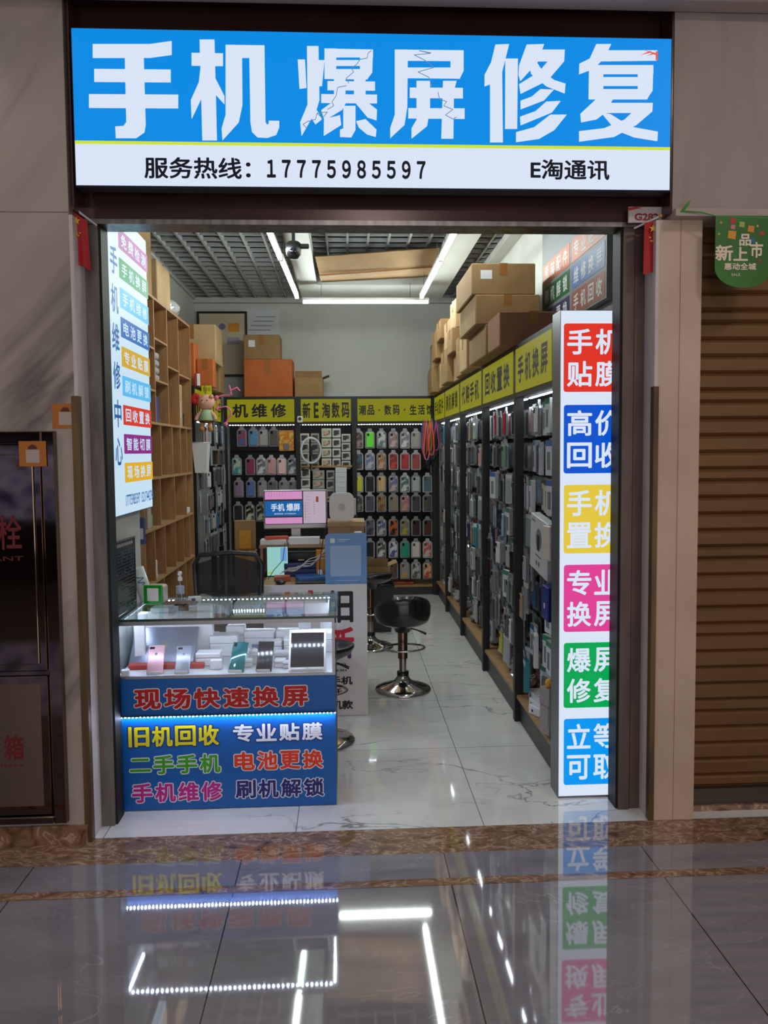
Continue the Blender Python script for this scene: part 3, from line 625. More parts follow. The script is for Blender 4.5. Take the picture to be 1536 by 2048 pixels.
# transparent bag of white tape roll with blue mark leaning by the wall
t = thing('film_roll', 'leaning white roll with a blue mark behind the green speaker', 'roll', (-.985, .50, ZT), 0); t.rotation_euler = (0, -.30, .5)
MB().lathe((0, 0, 0), [(.034, 0), (.034, .17), (.02, .17)], mat('pale_film', (206, 216, 214), .25), 20).build('roll', None, t, False)
b = MB(); b.tube([V((.0352 * math.sin(-.2 + .45 * math.sin(k * .55)), -.0352 * math.cos(-.2 + .45 * math.sin(k * .55)), .09 + k * .0022)) for k in range(22)], .0022, mat('marker_blue', (40, 110, 170), .5), 6); b.build('blue_mark', None, t, False)
b = MB().lathe((-.955, .455, ZT), [(.024, 0), (.024, .055), (.018, .055)], mat('tape_green_dark', (70, 84, 74), .5), 20); 
t = thing('tape_roll', 'dark green tape roll on top of the speaker back', 'roll', (-.95, .48, ZT + .089), 0)
MB().lathe((0, 0, 0), [(.03, 0), (.03, .028), (.014, .028), (.014, 0)], MATS['tape_green_dark'], 20).build('tape', None, t, False); t.location = (-.955, .52, ZT)
# black price board
p0, p1 = V((-1.026, .10, ZT)), V((-1.006, .37, ZT))
t = thing('price_board', 'black price list board standing on the left of the counter', 'board', (p0 + p1) / 2)
rt = (p1 - p0); rt.normalize(); up = V((-.02, 0, 1)).normalized(); L = (p1 - p0).length
b = MB(); b.obox((p0 + p1) / 2 + Z * .165, rt * L, rt.cross(Z) * .004, Z * .33, mat('slate_black', (34, 36, 40), .22)); b.build('board', None, t)
b = MB(); cc = (p0 + p1) / 2 + rt.cross(Z) * .0022
for k in range(19): b.prism([(-.12, .0), (.115, .0), (.115, .0018), (-.12, .0018)], cc + Z * (.014 + .0148 * k), rt, Z, .0004, mat('chalk_grey', (98, 102, 108), .5))
for k in range(10): b.prism([(0, 0), (.014, 0), (.014, .014), (0, .014)], cc + Z * .304 + rt * (-.115 + .022 * k), rt, Z, .0004, mat('chalk_white', (170, 175, 180), .5))
for k in range(70): b.prism([(0, 0), (random.uniform(.006, .02), 0), (.006, .005), (0, .005)], cc + Z * (.019 + .0148 * random.randrange(18)) + rt * random.uniform(-.11, .095), rt, Z, .0004, MATS['chalk_grey'])
b.build('price_lines', None, t)
b = MB(); b.obox((p0 + p1) / 2 + Z * .332 , rt * L, rt.cross(Z) * .008, Z * .008, M_ALU); b.build('top_rail', None, t)
# packs hung on the partition end
for k, (px, py, c, l, w, h) in enumerate(((263, 1058, (20, 140, 60), 'green', .03, .11), (271, 1048, (215, 222, 230), 'white', .03, .10), (281, 1062, (60, 74, 120), 'navy blue', .05, .14))):
    pp = at(px, py, y=.66)
    t = thing('hanging_pack', '%s narrow hanging pack beneath the lit side panel' % l, 'pack', pp)
    MB().rbox((-w / 2, -.006, -h / 2), (w / 2, .006, h / 2), .005, mat('pack_' + l, c, .3), 2).build('card', None, t, False)
    MB().box((-w * .3, -.008, -h * .3), (w * .3, -.0062, h * .1), mat('pack_window', (200, 205, 210), .2)).build('window', None, t, False)
    b = MB().tube([(0, .0, h / 2), (0, .0, h / 2 + .02)], .001, M_CHROME, 6); b.build('hook', None, t, False)
# ------------------------------------------------------------------ work desk
YD = 1.26
dx0, dx1 = -.50, at(735, 1300, y=YD).x; dz = at(733, 1168, y=YD).z
desk = thing('work_desk', 'repair desk with a white printed front panel in mid shop', 'desk', ((dx0 + dx1) / 2, 1.6, 0))
fp = MB().box((dx0, YD, .002), (dx1, YD + .018, dz)).build('front_panel', mat('white_laminate', (206, 203, 200), .4), desk)
for st, q, o in (('旧', (662, 1180, 706, 1246), .03), ('手机', (660, 1352, 705, 1370), .03), ('机款', (662, 1400, 706, 1419), .03), ('托', (664, 1376, 684, 1390), .03), ('新机', (664, 1326, 693, 1331), .02), ('抵扣', (664, 1338, 693, 1343), .02)):
    b = MB(); ptext(b, st, *q, YD, M_INK, o); b.build('black_lettering', None, fp)
b = MB(); ptext(b, '以', 566, 1180, 636, 1246, YD, mat('red_ink', (180, 24, 32), .5), .03); ptext(b, '换', 570, 1254, 640, 1318, YD, MATS['red_ink'], .03); b.build('red_lettering', None, fp)
m = mat('red_to_violet_ink', (170, 20, 40), .5); n, l, bs = NT(m); mp = coords(n, l, (1, 1, 1), kind='Object'); sp = n.new('ShaderNodeSeparateXYZ'); l.new(mp.outputs[0], sp.inputs[0])
z0 = at(690, 1318, y=YD).z; z1 = at(690, 1252, y=YD).z
mr_ = n.new('ShaderNodeMapRange'); mr_.inputs[1].default_value = z0 + .05; mr_.inputs[2].default_value = z1 - .10; l.new(sp.outputs[2], mr_.inputs[0]); rr = ramp(n, [(.35, (58, 16, 92)), (.7, (176, 20, 38))]); l.new(mr_.outputs[0], rr.inputs[0]); l.new(rr.outputs[0], bs.inputs['Base Color'])
b = MB(); ptext(b, '新', 655, 1252, 708, 1318, YD, m, .035); b.build('violet_lettering', None, fp)
MB().box((dx0 - .01, YD + .02, dz - .03), (dx1 - .004, 2.0, dz - .004)).build('desktop', M_WOOD, desk)
for x in (dx0, dx1 - .03): MB().box((x, 1.95, 0), (x + .025, 1.99, dz - .031)).build('leg', M_STEEL, desk)
MB().box((dx1 - .02, YD + .019, .03), (dx1 - .004, 1.94, dz - .031)).build('side_panel', MATS['white_laminate'], desk)
zt = dz - .0035
# acrylic payment sign on the desk edge, its code left out
q0, q1 = at(651, 1167, y=YD + .03), at(733, 1066, y=YD + .03)
t = thing('payment_sign', 'blue acrylic payment sign standing on the right desk corner', 'sign', ((q0.x + q1.x) / 2, YD + .03, zt))
w, h = q1.x - q0.x, q1.z - zt; r = .03
poly = [(-w / 2, 0), (w / 2, 0), (w / 2, h)] + [(-w / 2 + r - r * math.sin(a * PI / 10), h - r + r * math.cos(a * PI / 10)) for a in range(6)]
MB().prism(poly, (0, 0, 0), X, Z, .004, mat('payment_blue', (84, 134, 186), .25)).build('plate', None, t, False)
MB().prism(rrect(w * .74, w * .74, .006), (-.002, -.0042, h * .46), X, Z, .0006, mat('payment_pale', (142, 172, 206), .3)).build('blank_field', None, t, False)
b = MB().prism(rrect(.028, .028, .004), (-w * .32, -.0042, h * .86), X, Z, .0006, mat('payment_white', (205, 215, 225), .4))
b.box((-w * .20, -.0048, h * .875), (w * .10, -.0042, h * .885), MATS['payment_white']).box((-w * .20, -.0048, h * .84), (0, -.0042, h * .845), MATS['payment_white']).box((-w * .25, -.0048, h * .075), (w * .3, -.0042, h * .08), MATS['payment_white']); b.build('print', None, t, False)
MB().box((-w * .4, .0, 0), (w * .4, .05, .004)).build('foot', M_GLASS, t, False)
# riser plank, carton, router, monitor
YM = 1.75
mz = at(600, 1086, y=YM).z
rz_ = thing('monitor_riser', 'wooden riser plank standing on the repair desk under the monitor', 'riser', (-.34, 1.78, zt))
MB().box((-.56, 1.64, mz - .018), (-.13, 1.96, mz)).build('plank', M_WOOD, rz_)
for x in (-.555, -.15): MB().box((x, 1.66, zt), (x + .016, 1.95, mz - .0182)).build('side', M_WOOD, rz_)
m0, m1 = at(528, 1058, y=YM), at(654, 979, y=YM); mw, mh = m1.x - m0.x, m1.z - m0.z; mx_, mzc = (m0.x + m1.x) / 2, m0.z
mon = thing('monitor', 'silver monitor showing a pink and blue sign layout', 'monitor', (mx_, YM, mz), .05)
H0 = mzc - mz
MB().rbox((-mw / 2, 0, H0), (mw / 2, .035, H0 + mh), .006, mat('monitor_silver', (170, 168, 166), .35, .3), 1).build('casing', None, mon, False)
MB().box((-mw / 2 + .006, -.002, H0 + .03), (mw / 2 - .006, .0, H0 + mh - .006), mat('bezel_black', (12, 12, 14), .3)).build('bezel', None, mon, False)
b = MB(); s0, s1, t0, t1 = -mw / 2 + .010, mw / 2 - .010, H0 + .034, H0 + mh - .01; W, Hh = s1 - s0, t1 - t0
def sc(u0, v0, u1, v1, c, lift): b.box((s0 + u0 * W, -.002 - lift, t0 + v0 * Hh), (s0 + u1 * W, -.002, t0 + v1 * Hh), glow('screen_%d_%d_%d' % c, c, .9))
sc(0, .76, .61, 1, (214, 146, 198), .0004); sc(0, .0, .61, .19, (214, 146, 198), .0004); sc(0, .24, .61, .70, (16, 96, 168), .0004); sc(.63, 0, 1, 1, (186, 168, 184), .0004)
for k in range(7): sc(.06 + .045 * k, .80 + .02 * (k % 3), .065 + .045 * k, .96, (170, 100, 160), .0006)
for k in range(6): sc(.80, .3 + .07 * k, .815, .315 + .07 * k, (60, 40, 60), .0006)
sc(.84, .66, .88, .83, (130, 70, 40), .0006); sc(.655, .15, .665, .6, (196, 120, 120), .0006)
for k in range(9): sc(.65, .1 + .09 * k, .74, .11 + .09 * k, (150, 136, 150), .0006)
b.build('screen', None, mon, False)
b = MB(); b.text('手机 爆屏', (s0 + W * .335, -.0025, t0 + Hh * .51), X, Z, W * .48, Hh * .24, glow('screen_text', (205, 222, 238), .9), .03, .0006); b.text('服务热线 17775985597', (s0 + W * .33, -.0025, t0 + Hh * .31), X, Z, W * .36, Hh * .05, MATS['screen_text'], .01, .0006)
b.build('screen_lettering', None, mon, False)
MB().box((-.03, .02, .01), (.03, .034, H0 + .1)).build('stand_neck', MATS['monitor_silver'], mon, False); MB().rbox((-.1, -.06, 0), (.1, .08, .01), .003, MATS['monitor_silver'], 1).build('stand_base', None, mon, False)
cz1 = at(690, 1043, y=1.66).z
t = thing('wooden_box', 'pale wooden box on the right of the desk under the white router', 'box', (.0, 1.75, zt))
MB().box((-.115, 1.63, zt), (.118, 1.9, cz1 - .03), M_WOOD).build('body', None, t); MB().box((-.12, 1.62, cz1 - .0295), (.123, 1.91, cz1), M_WOOD).build('lid', None, t)
r0, r1 = at(659, 1040, y=1.68), at(708, 986, y=1.68); w, h = r1.x - r0.x, r1.z - cz1
t = thing('router', 'white rounded square router standing upright on the wooden box', 'router', ((r0.x + r1.x) / 2, 1.68, cz1 + .001))
bm = bmesh.new(); pts = rrect(w, h, w * .28, 8); vs = [bm.verts.new((u, 0, v + h / 2)) for u, v in pts]; f = bm.faces.new(vs); r_ = bmesh.ops.extrude_face_region(bm, geom=[f]); bmesh.ops.translate(bm, verts=[v for v in r_['geom'] if isinstance(v, bmesh.types.BMVert)], vec=(0, .05, 0)); bmesh.ops.recalc_face_normals(bm, faces=bm.faces)
MB().bm(bm, mat('router_white', (205, 202, 198), .4)).build('body', None, t, False)
b = MB(); b.lathe((0, -.0005, h * .5), [(.0001, 0), (.024, 0), (.024, .001), (.0001, .001)], mat('router_disc', (190, 172, 160), .5), 24, False, Matrix.Rotation(PI / 2, 3, 'X')); b.build('centre_disc', None, t, False)
MB().rbox((w / 2, .01, h * .2), (w / 2 + .012, .04, h * .8), .004, MATS['router_white'], 1).build('side_cap', None, t, False)
small_box('phone_box', 'small white box lying before the wooden box on the desk', 'box', (.075, 1.46, zt), (.05, .03, .30), .1, M_BOXW, False)
small_box('paper_stack', 'flat stack of white paper on the monitor riser', 'paper', (-.47, 1.70, mz + .0005), (.17, .10, .035), 0, M_PAPER, False)
small_box('leaflet', 'red and white folded leaflet on the monitor riser', 'leaflet', (-.45, 1.70, mz + .036), (.15, .09, .016), .2, mat('leaflet_red', (200, 70, 50), .5), False)
small_box('keyboard', 'flat white keyboard in front of the monitor on the riser', 'keyboard', (-.27, 1.675, mz + .0005), (.2, .06, .05), 0, M_WHITE, False)
# glowing tester screen and tools under the riser
g0, g1 = at(536, 1154, y=1.62), at(574, 1092, y=1.62)
t = thing('test_screen', 'small glowing pale cyan screen standing on the repair desk', 'screen', ((g0.x + g1.x) / 2, 1.62, zt))
MB().rbox((-.07, 0, 0), (.07, .012, g1.z - zt), .004, M_DARK, 1).build('casing', None, t, False)
b = MB().box((-.066, -.001, .006), (.066, 0, g1.z - zt - .005), glow('tester_cyan', (150, 205, 200), .9)); b.box((-.06, -.0016, .02), (-.03, -.001, .03), glow('tester_yellow', (200, 190, 40), .8)); b.box((.02, -.0016, .1), (.06, -.001, g1.z - zt - .01), glow('tester_blue', (110, 160, 215), .9)); b.build('screen', None, t, False)
def dp(px, py, y): return at(px, py, y=y)
small_box('tool_case', 'dark blue tool case on the repair desk', 'case', (-.275, 1.68, zt), (.26, .16, .085), .1, mat('tool_navy', (28, 36, 96), .5), True)
small_box('tool_tray', 'bright blue parts tray on the repair desk', 'tray', (-.22, 1.46, zt), (.18, .14, .03), .2, mat('tray_blue', (24, 90, 150), .4), False)
small_box('parts_box', 'orange red parts box in front of the blue tool case', 'box', (-.40, 1.46, zt), (.10, .08, .03), .1, mat('parts_orange', (176, 74, 40), .5), False)
small_box('parts_box', 'yellow orange box under the riser right end', 'box', (-.165, 1.62, zt), (.06, .06, .17), .1, mat('amber_box', (190, 126, 22), .5), False)
small_box('power_supply', 'black bench power supply under the riser', 'power supply', (-.30, 1.85, zt), (.2, .1, .13), 0, M_DARK, False, pm=glow('psu_lamp', (220, 190, 140), 1.2), pr=(.4, .6, .5, .62))
t = thing('computer_mouse', 'black computer mouse near the left desk edge', 'mouse', (-.40, 1.33, zt), .3); MB().ball((0, 0, .012), .03, M_DARK, (1, 1.6, .55)).build('shell', None, t, False); MB().lathe((0, -.03, .024), [(.004, -.002), (.004, .002)], M_GREY, 12, ax=Matrix.Rotation(PI / 2, 3, 'Y')).build('wheel', None, t, False)
t = thing('glue_bottle', 'small white glue bottle behind the payment sign', 'bottle', (-.165, 1.50, zt)); MB().lathe((0, 0, 0), [(.014, 0), (.014, .05), (.006, .06)], M_WHITE, 14).build('bottle', None, t, False); MB().lathe((0, 0, .0602), [(.005, 0), (.002, .025)], mat('nozzle_blue', (60, 110, 190), .4), 10).build('nozzle', None, t, False)
t = thing('work_mat', 'black curved rubber work mat on the right of the desk', 'mat', (-.2, 1.35, zt)); MB().rbox((-.11, -.04, 0), (.11, .04, .012), .005, mat('rubber_black', (18, 20, 28), .5), 2).build('rubber', None, t, False)
for k in range(5):
    c0 = dp(560 + 4 * k, 1150 - 3 * k, 1.42); c1 = dp(650, 1098 + 4 * k, 1.56)
    pts = [c0.lerp(c1, s / 14) + V((0, 0, .012 * math.sin(s * .9 + k) - .02 * math.sin(PI * s / 14))) for s in range(15)]
    tag(MB().tube([V((p.x, p.y, max(p.z, zt + .05 + .008 * k))) for p in pts], .0028, mat('cable_white', (190, 188, 184), .5), 6).build('loose_cable'), ['lowest', 'second', 'middle', 'fourth', 'topmost'][k] + ' of the white cables strewn over the repair desk', 'cable', 'white cables on the desk')
tag(MB().tube([dp(570, 1085, 1.6), dp(566, 1120, 1.57), dp(548, 1140, 1.55), V((-.49, 1.5, zt + .004))], .0022, M_DARK, 6).build('signal_cable'), 'thin black cable hanging down before the glowing screen', 'cable')
tag(MB().tube([dp(654, 1045, 1.6), dp(646, 1080, 1.55), dp(640, 1120, 1.5), V((-.17, 1.42, zt + .004))], .003, M_DARK, 6).build('signal_cable'), 'black cable hanging from the monitor right side', 'cable')

# ------------------------------------------------------------------ seating
M_SEAT = mat('black_leatherette', (14, 14, 15), .28, coat=.3)
def bar_stool(label, x, y, zs, rot, back=.2, sc=1.0):
    t = thing('bar_stool', label, 'bar stool', (x, y, 0), rot, 'black bar stools')
    MB().lathe((0, 0, 0), [(.185, .001), (.188, .006), (.183, .014), (.15, .028), (.10, .042), (.06, .062), (.042, .085), (.038, .10)], M_CHROME, 40).build('base', None, t, False)
    MB().lathe((0, 0, 0), [(.04, .10), (.04, .125), (.029, .128)], M_DARK, 20).build('collar', None, t, False)
    MB().lathe((0, 0, 0), [(.0245, .125), (.0245, .24)], mat('chrome_inner', (150, 140, 134), .2, 1), 20).build('gas_lift', None, t, False)
    MB().lathe((0, 0, 0), [(.033, .215), (.033, zs - .04)], mat('chrome_bronze', (120, 96, 84), .18, 1), 20).build('column', None, t, False)
    zf = .3
    b = MB(); b.tube([(.135 * math.cos(a * PI / 12), -.06 + .105 * math.sin(a * PI / 12), zf) for a in range(24)], .008, M_CHROME, 8, True); b.build('footrest', None, t, False)
    b = MB(); b.lathe((0, 0, zs - .05), [(.05, 0), (.06, .03), (.10, .05)], M_DARK, 20); b.build('seat_plate', None, t, False)
    b = MB().tube([(.03, -.02, zs - .02), (.09, -.04, zs - .035), (.15, -.06, zs - .06)], [.005, .005, .009], M_DARK, 8); b.build('lever', None, t, False)
    # one shell: cushion that rises into a low curved back on the -y side
    NB, NR = 40, 9; vs = []; fs = []
    def rim(a):
        d = .5 + .5 * math.cos(a + PI / 2); return d ** 1.2
    prof = [(.02, 0, -.002), (.13, 0, .0), (.172, .0, .022), (.188, .25, .045), (.19, .75, .055), (.182, 1, .055), (.168, .97, .048), (.155, .6, .046), (.12, .12, .05), (.02, .0, .048)]
    for r, k, z0 in prof:
        for i in range(NB):
            a = 2 * PI * i / NB; up = rim(a) * back * k
            vs.append((r * math.cos(a), r * math.sin(a) * .96 - .0 * up, zs + z0 + up))
    for j in range(len(prof) - 1):
        for i in range(NB): fs.append((j * NB + i, j * NB + (i + 1) % NB, (j + 1) * NB + (i + 1) % NB, (j + 1) * NB + i))
    fs.append(tuple(range(NB))[::-1]); L = (len(prof) - 1) * NB; fs.append(tuple(range(L, L + NB)))
    MB().add(vs, fs, M_SEAT, True).build('seat', None, t, False)
    return t
bar_stool('black low-backed bar stool standing free in the middle of the aisle', .371, 1.75, .445, .1, .165)
s2 = bar_stool('black bar stool behind the payment sign with a carton on its seat', .19, 2.9, .535, .5, .03)
bar_stool('black bar stool half hidden behind the glass counter', -.15, .86, .475, .2, .02)
def carton(name, label, a, b_, m=None, group=None, rz=0, open_top=False, tape='y', shade=None, ship=False, cat='box'):
    """cardboard carton from corner a to corner b_"""
    a, b_ = V(a), V(b_); c = V(((a.x + b_.x) / 2, (a.y + b_.y) / 2, a.z)); w, d, h = b_.x - a.x, b_.y - a.y, b_.z - a.z; m = m or M_CARD
    t = thing(name, label, cat, c, rz, group)
    MB().rbox((-w / 2, -d / 2, 0), (w / 2, d / 2, h), .006, m, 1).build('body', None, t, False)
    if open_top:
        for sx in ((1,) if open_top == 'r' else (-1, 1)):
            b = MB(); b.obox((sx * (w / 2 + .03), 0, h + .012), (sx * .08, 0, .03), (0, d * .96, 0), (-sx * .001, 0, .003), m); b.build('flap', None, t, False)
        b = MB(); b.obox((0, -d / 2 - .012, h + .03), (w * .94, 0, 0), (0, -.03, .07), (0, .0025, .001), m); b.build('flap', None, t, False)
    else:
        e = .0012; b = MB()
        if tape == 'y': b.box((-.025, -d / 2 - e, h * .62), (.025, -d / 2, h), M_TAPE).box((-.025, -d / 2, h), (.025, d / 2, h + e), M_TAPE)
        else: b.box((-w / 2 - e, -.025, h * .62), (-w / 2, .025, h), M_TAPE).box((-w / 2, -.025, h), (w / 2, .025, h + e), M_TAPE)
        b.build('packing_tape', None, t, False)
    if ship:
        b = MB().box((-w * .36, -d / 2 - .002, h * .5), (-w * .18, -d / 2 - .0008, h * .78), M_PAPER); b.build('shipping_label', None, t, False)
    return t
carton('open_carton', 'small open brown carton on the seat of the rear bar stool', (.10, 2.80, .624), (.34, 2.99, .68), M_CARD, open_top=True)
# office chair behind the counter
ch = thing('office_chair', 'black mesh office chair behind the glass counter', 'chair', (-.70, 1.40, 0))
b = MB(); P = [(-.875, 1.20, .60), (-.885, 1.18, .95), (-.85, 1.175, 1.005), (-.68, 1.15, 1.02), (-.53, 1.175, 1.005), (-.495, 1.18, .95), (-.505, 1.20, .60), (-.69, 1.19, .57)]
b.tube(P, .014, M_DARK, 8, True); b.build('back_frame', None, ch)
b = MB(); mm = mat('black_mesh', (10, 10, 11), .7, alpha=.86)
b.add([(-.87, 1.195, .60), (-.69, 1.18, .585), (-.51, 1.195, .60), (-.50, 1.178, .95), (-.69, 1.15, 1.01), (-.88, 1.178, .95)], [(0, 1, 4, 5), (1, 2, 3, 4)], mm); b.build('back_mesh', None, ch)
b = MB().rbox((-.91, 1.24, .47), (-.52, 1.66, .53), .025, mat('mesh_seat', (18, 18, 20), .7), 2); b.build('seat', None, ch)
b = MB().tube([(-.69, 1.2, .6), (-.69, 1.25, .47), (-.70, 1.4, .46)], .018, M_DARK, 8); b.build('back_support', None, ch)
for s in (-.91, -.52): MB().tube([(s, 1.55, .5), (s, 1.55, .66), (s, 1.30, .68), (s + (.02 if s < -.7 else -.02), 1.21, .68)], .014, M_DARK, 8).build('armrest', None, ch)
MB().lathe((-.70, 1.45, 0), [(.025, .1), (.025, .3), (.018, .3), (.018, .47)], M_DARK, 16).build('gas_lift', None, ch)
for k in range(5):
    a = k * 2 * PI / 5 + .3; e = V((-.70 + .24 * math.cos(a), 1.45 + .24 * math.sin(a), .07))
    l = MB().tube([(-.70, 1.45, .11), e], [.02, .013], M_DARK, 8).build('leg', None, ch); MB().lathe(e - V((0, 0, .045)), [(.026, -.01), (.026, .01)], M_DARK, 14, ax=Matrix.Rotation(PI / 2, 3, 'X')).build('caster', None, l)
carton('tall_carton', 'tall narrow brown carton standing on the floor behind the office chair', (-.735, 1.75, .0), (-.60, 1.88, .95), M_CARD)
t = thing('gift_pouch', 'amber window pouch on brown card standing up behind the office chair', 'pouch', (-.70, 1.70, 1.0))
MB().rbox((-.07, -.008, -.0), (.07, .008, .20), .006, M_CARD, 1).build('card', None, t, False); MB().rbox((-.04, -.016, .01), (.04, -.0085, .13), .003, mat('amber_window', (196, 140, 30), .15), 1).build('window', None, t, False)
t.location = (-.668, 1.80, .9525)
t = thing('waste_bin', 'square black waste bin behind the free bar stool', 'bin', (.30, 3.5, 0))
b = MB(); b.add([(-.09, -.09, 0), (.09, -.09, 0), (.09, .09, 0), (-.09, .09, 0), (-.12, -.11, .42), (.12, -.11, .42), (.12, .11, .42), (-.12, .11, .42)], [(0, 3, 2, 1), (0, 1, 5, 4), (1, 2, 6, 5), (2, 3, 7, 6), (3, 0, 4, 7)], M_DARK); b.build('bucket', None, t, False)
b = MB().tube([(-.12, -.11, .42), (.12, -.11, .42), (.12, .11, .42), (-.12, .11, .42)], .007, M_BLACK, 8, True); b.build('rim', None, t, False)

# ------------------------------------------------------------------ display racks
M_BACKP = mat('black_slatwall', (13, 13, 14), .55); M_KICK = mat('charcoal_plinth', (40, 41, 44), .4)
def rack(label, loc, rz, w, d, text, zb=.16, tcut=(.1, .9), posts=(1, 1), deck=M_WOOD, lift=None, rows=()):
    t = thing('display_rack', label, 'display rack', loc, rz); p = .024
    if posts[0]: MB().box((0, 0, 0), (p, .05, 2.2), M_BLACK).build('post', None, t, False)
    if posts[1]: MB().box((w - p, 0, 0), (w, .05, 2.2), M_BLACK).build('post', None, t, False)
    MB().box((p, .03, 0), (w - p, d, zb - .02), M_KICK).build('plinth', None, t, False)
    MB().box((p, .012, zb - .0195), (w - p, d, zb), deck).build('deck_board', None, t, False)
    MB().box((0, d - .02, zb), (w, d, 2.2), M_BACKP).build('back_panel', None, t, False)
    MB().box((p, .002, 1.90), (w - p, .06, 2.2), M_BLACK).build('header_box', None, t, False)
    MB().box((0, .0605, 2.18), (w, d - .021, 2.2), M_BLACK).build('top_board', None, t, False)
    hf = MB().box((p + .012, -.002, 1.928), (w - p - .012, .0015, 2.172), M_YELLOW).build('header_face', None, t, False)
    b = MB(); n = len(text); u0, u1 = tcut[0] * w, tcut[1] * w
    for k, c in enumerate(text):
        cw = (u1 - u0) / n
        if c == '·': b.text(c, (u0 + cw * (k + .5), -.002, 2.05), X, Z, .018, .018, M_INK, 0, .0008)
        elif c != ' ': b.text(c, (u0 + cw * (k + .5), -.002, 2.05), X, Z, cw * (.5 if c < 'z' else .82), lift or .15, M_INK, .03, .0008)
    b.build('lettering', None, hf, False)
    b = MB(); x = p + .02
    while x < w - p - .02: b.box((x, .075, 1.893), (x + .014, .089, 1.8985), M_LED); x += .03
    b.box((p, .07, 1.8987), (w - p, .094, 1.9), M_ALU); b.build('led_strip', None, t, False)
    for z in rows: MB().box((p, d - .05, z), (w - p, d - .0205, z + .018), M_BLACK).build('hook_rail', None, t, False)
    return t
ROWZ = [1.775 - .212 * k for k in range(8)]
yb = [.262, 1.11, 2.165, 3.245, 4.245, 5.145]
rb = ['手机换屏', '回收置换', '代购手机', '刷机解锁', '手机配件']
numw = ['one', 'two', 'three', 'four', 'five', 'six', 'seven', 'eight', 'nine']
ordw = ['first', 'second', 'third', 'fourth', 'fifth', 'sixth', 'seventh', 'eighth', 'ninth', 'tenth']
for k in range(5):
    rack('%s bay from the entrance of the black rack along the right wall, yellow header' % ordw[k], (.983, yb[k + 1], 0), -PI / 2, yb[k + 1] - yb[k], .41, rb[k], rows=[z + .09 for z in ROWZ])
rack('wide black rack on the back wall at the left, repair header', (-1.305, 5.15, 0), 0, .795, .43, '机维修', rows=[1.86, 1.62, 1.38, 1.14, .9, .66], tcut=(.09, .87), lift=.15)
rack('narrow black rack in the middle of the back wall with plank shelves', (-.51, 5.15, 0), 0, .615, .43, '新E淘数码', tcut=(.07, .93), lift=.17)
rack('wide black rack on the back wall at the right, lifestyle header', (.105, 5.15, 0), 0, .876, .43, '潮品·数码·生活馆', zb=.11, tcut=(.05, 1.0), lift=.11, rows=[1.865, 1.645, 1.40, 1.165, .91, .665, .44])
rack('near bay of the black rack along the left wall behind the cube shelf', (-1.335, 3.66, 0), PI / 2, 1.0, .33, '手机', tcut=(.3, .7), rows=[z + .09 for z in ROWZ])
rack('far bay of the black rack along the left wall in the corner', (-1.335, 4.66, 0), PI / 2, .49, .33, '手', tcut=(.5, .9), rows=[z + .09 for z in ROWZ])

# ------------------------------------------------------------------ hanging packs
M_BLIS = mat('frosted_blister', (134, 136, 140), .22, coat=.3)
_P = {}
def pack_meshes(kind, rgb, rgb2=None):
    key = (kind, rgb, rgb2)
    if key in _P: return _P[key]
    if kind == 'case':
        w, h = .098, .172
        poly = [(-w / 2, .008), (-w / 2 + .008, 0), (w / 2 - .008, 0), (w / 2, .008), (w / 2, h - .03), (w / 2 - .012, h - .012), (.022, h - .006), (.018, h + .018), (-.018, h + .018), (-.022, h - .006), (-w / 2 + .012, h - .012), (-w / 2, h - .03)]
        a = MB().prism(poly, (0, .012, 0), X, Z, .012, M_BLIS)
        mc = mat('case_%d_%d_%d' % rgb, rgb, .3) if not rgb2 else noisy('case_%d_%d_%d_%d_%d_%d' % (rgb + rgb2), [(.45, rgb), (.55, rgb2)], (24, 24, 24), detail=2, rough=.3, kind='Object')
        c = MB().rbox((-.036, -.011, .012), (.036, -.0005, .152), .0045, mc, 2)
        c2 = MB().rbox((-.029, -.014, .118), (-.008, -.0112, .144), .003, mat('camera_black', (14, 14, 16), .2), 1)
        parts = [('blister_card', a), ('phone_case', c), ('camera_window', c2)]
    elif kind == 'box':
        a = MB().rbox((-.046, .0, 0), (.046, .026, .18), .002, mat('box_%d_%d_%d' % rgb, rgb, .4), 1)
        c = MB().box((-.046, -.001, .15), (.046, -.0002, .18), mat('tab_%d_%d_%d' % rgb2, rgb2, .4)); c2 = MB().box((-.02, -.0016, .03), (.02, -.0002, .12), M_GREY)
        parts = [('carton', a), ('colour_band', c), ('print', c2)]
    else:
        a = MB().rbox((-.05, 0, 0), (.05, .02, .165), .008, mat('bag_%d_%d_%d' % rgb, rgb, .12, coat=.5), 2); c = MB().box((-.05, .006, .1655), (.05, .012, .19), mat('tab_%d_%d_%d' % (rgb2 or (190, 190, 192)), rgb2 or (190, 190, 192), .4))
        parts = [('bag', a), ('header_card', c)]
    out = []
    for nm, mb in parts:
        o = mb.build(nm, None, None, False); out.append(o)
    _P[key] = out; return out
_USED = set()
NAMES = {'case': ('phone_case_pack', 'phone case pack'), 'box': ('film_box', 'boxed accessory'), 'bag': ('accessory_bag', 'bagged accessory')}
def pack(kind, cn, rgb, rgb2, loc, rz, tail, group, sc=(1, 1, 1), tilt=0):
    proto = pack_meshes(kind, rgb, rgb2); nm, cat = NAMES[kind]
    t = thing(nm, '%s %s, %s' % (cn, cat, tail), cat, loc, rz, group); t.scale = sc
    t.rotation_euler = (0, tilt, rz)
    first = (kind, rgb, rgb2) not in _USED; _USED.add((kind, rgb, rgb2))
    for o in proto:
        c = o if first else o.copy()
        if not first: COL.objects.link(c)
        c.parent = t; c.location = (0, 0, 0)
    return t
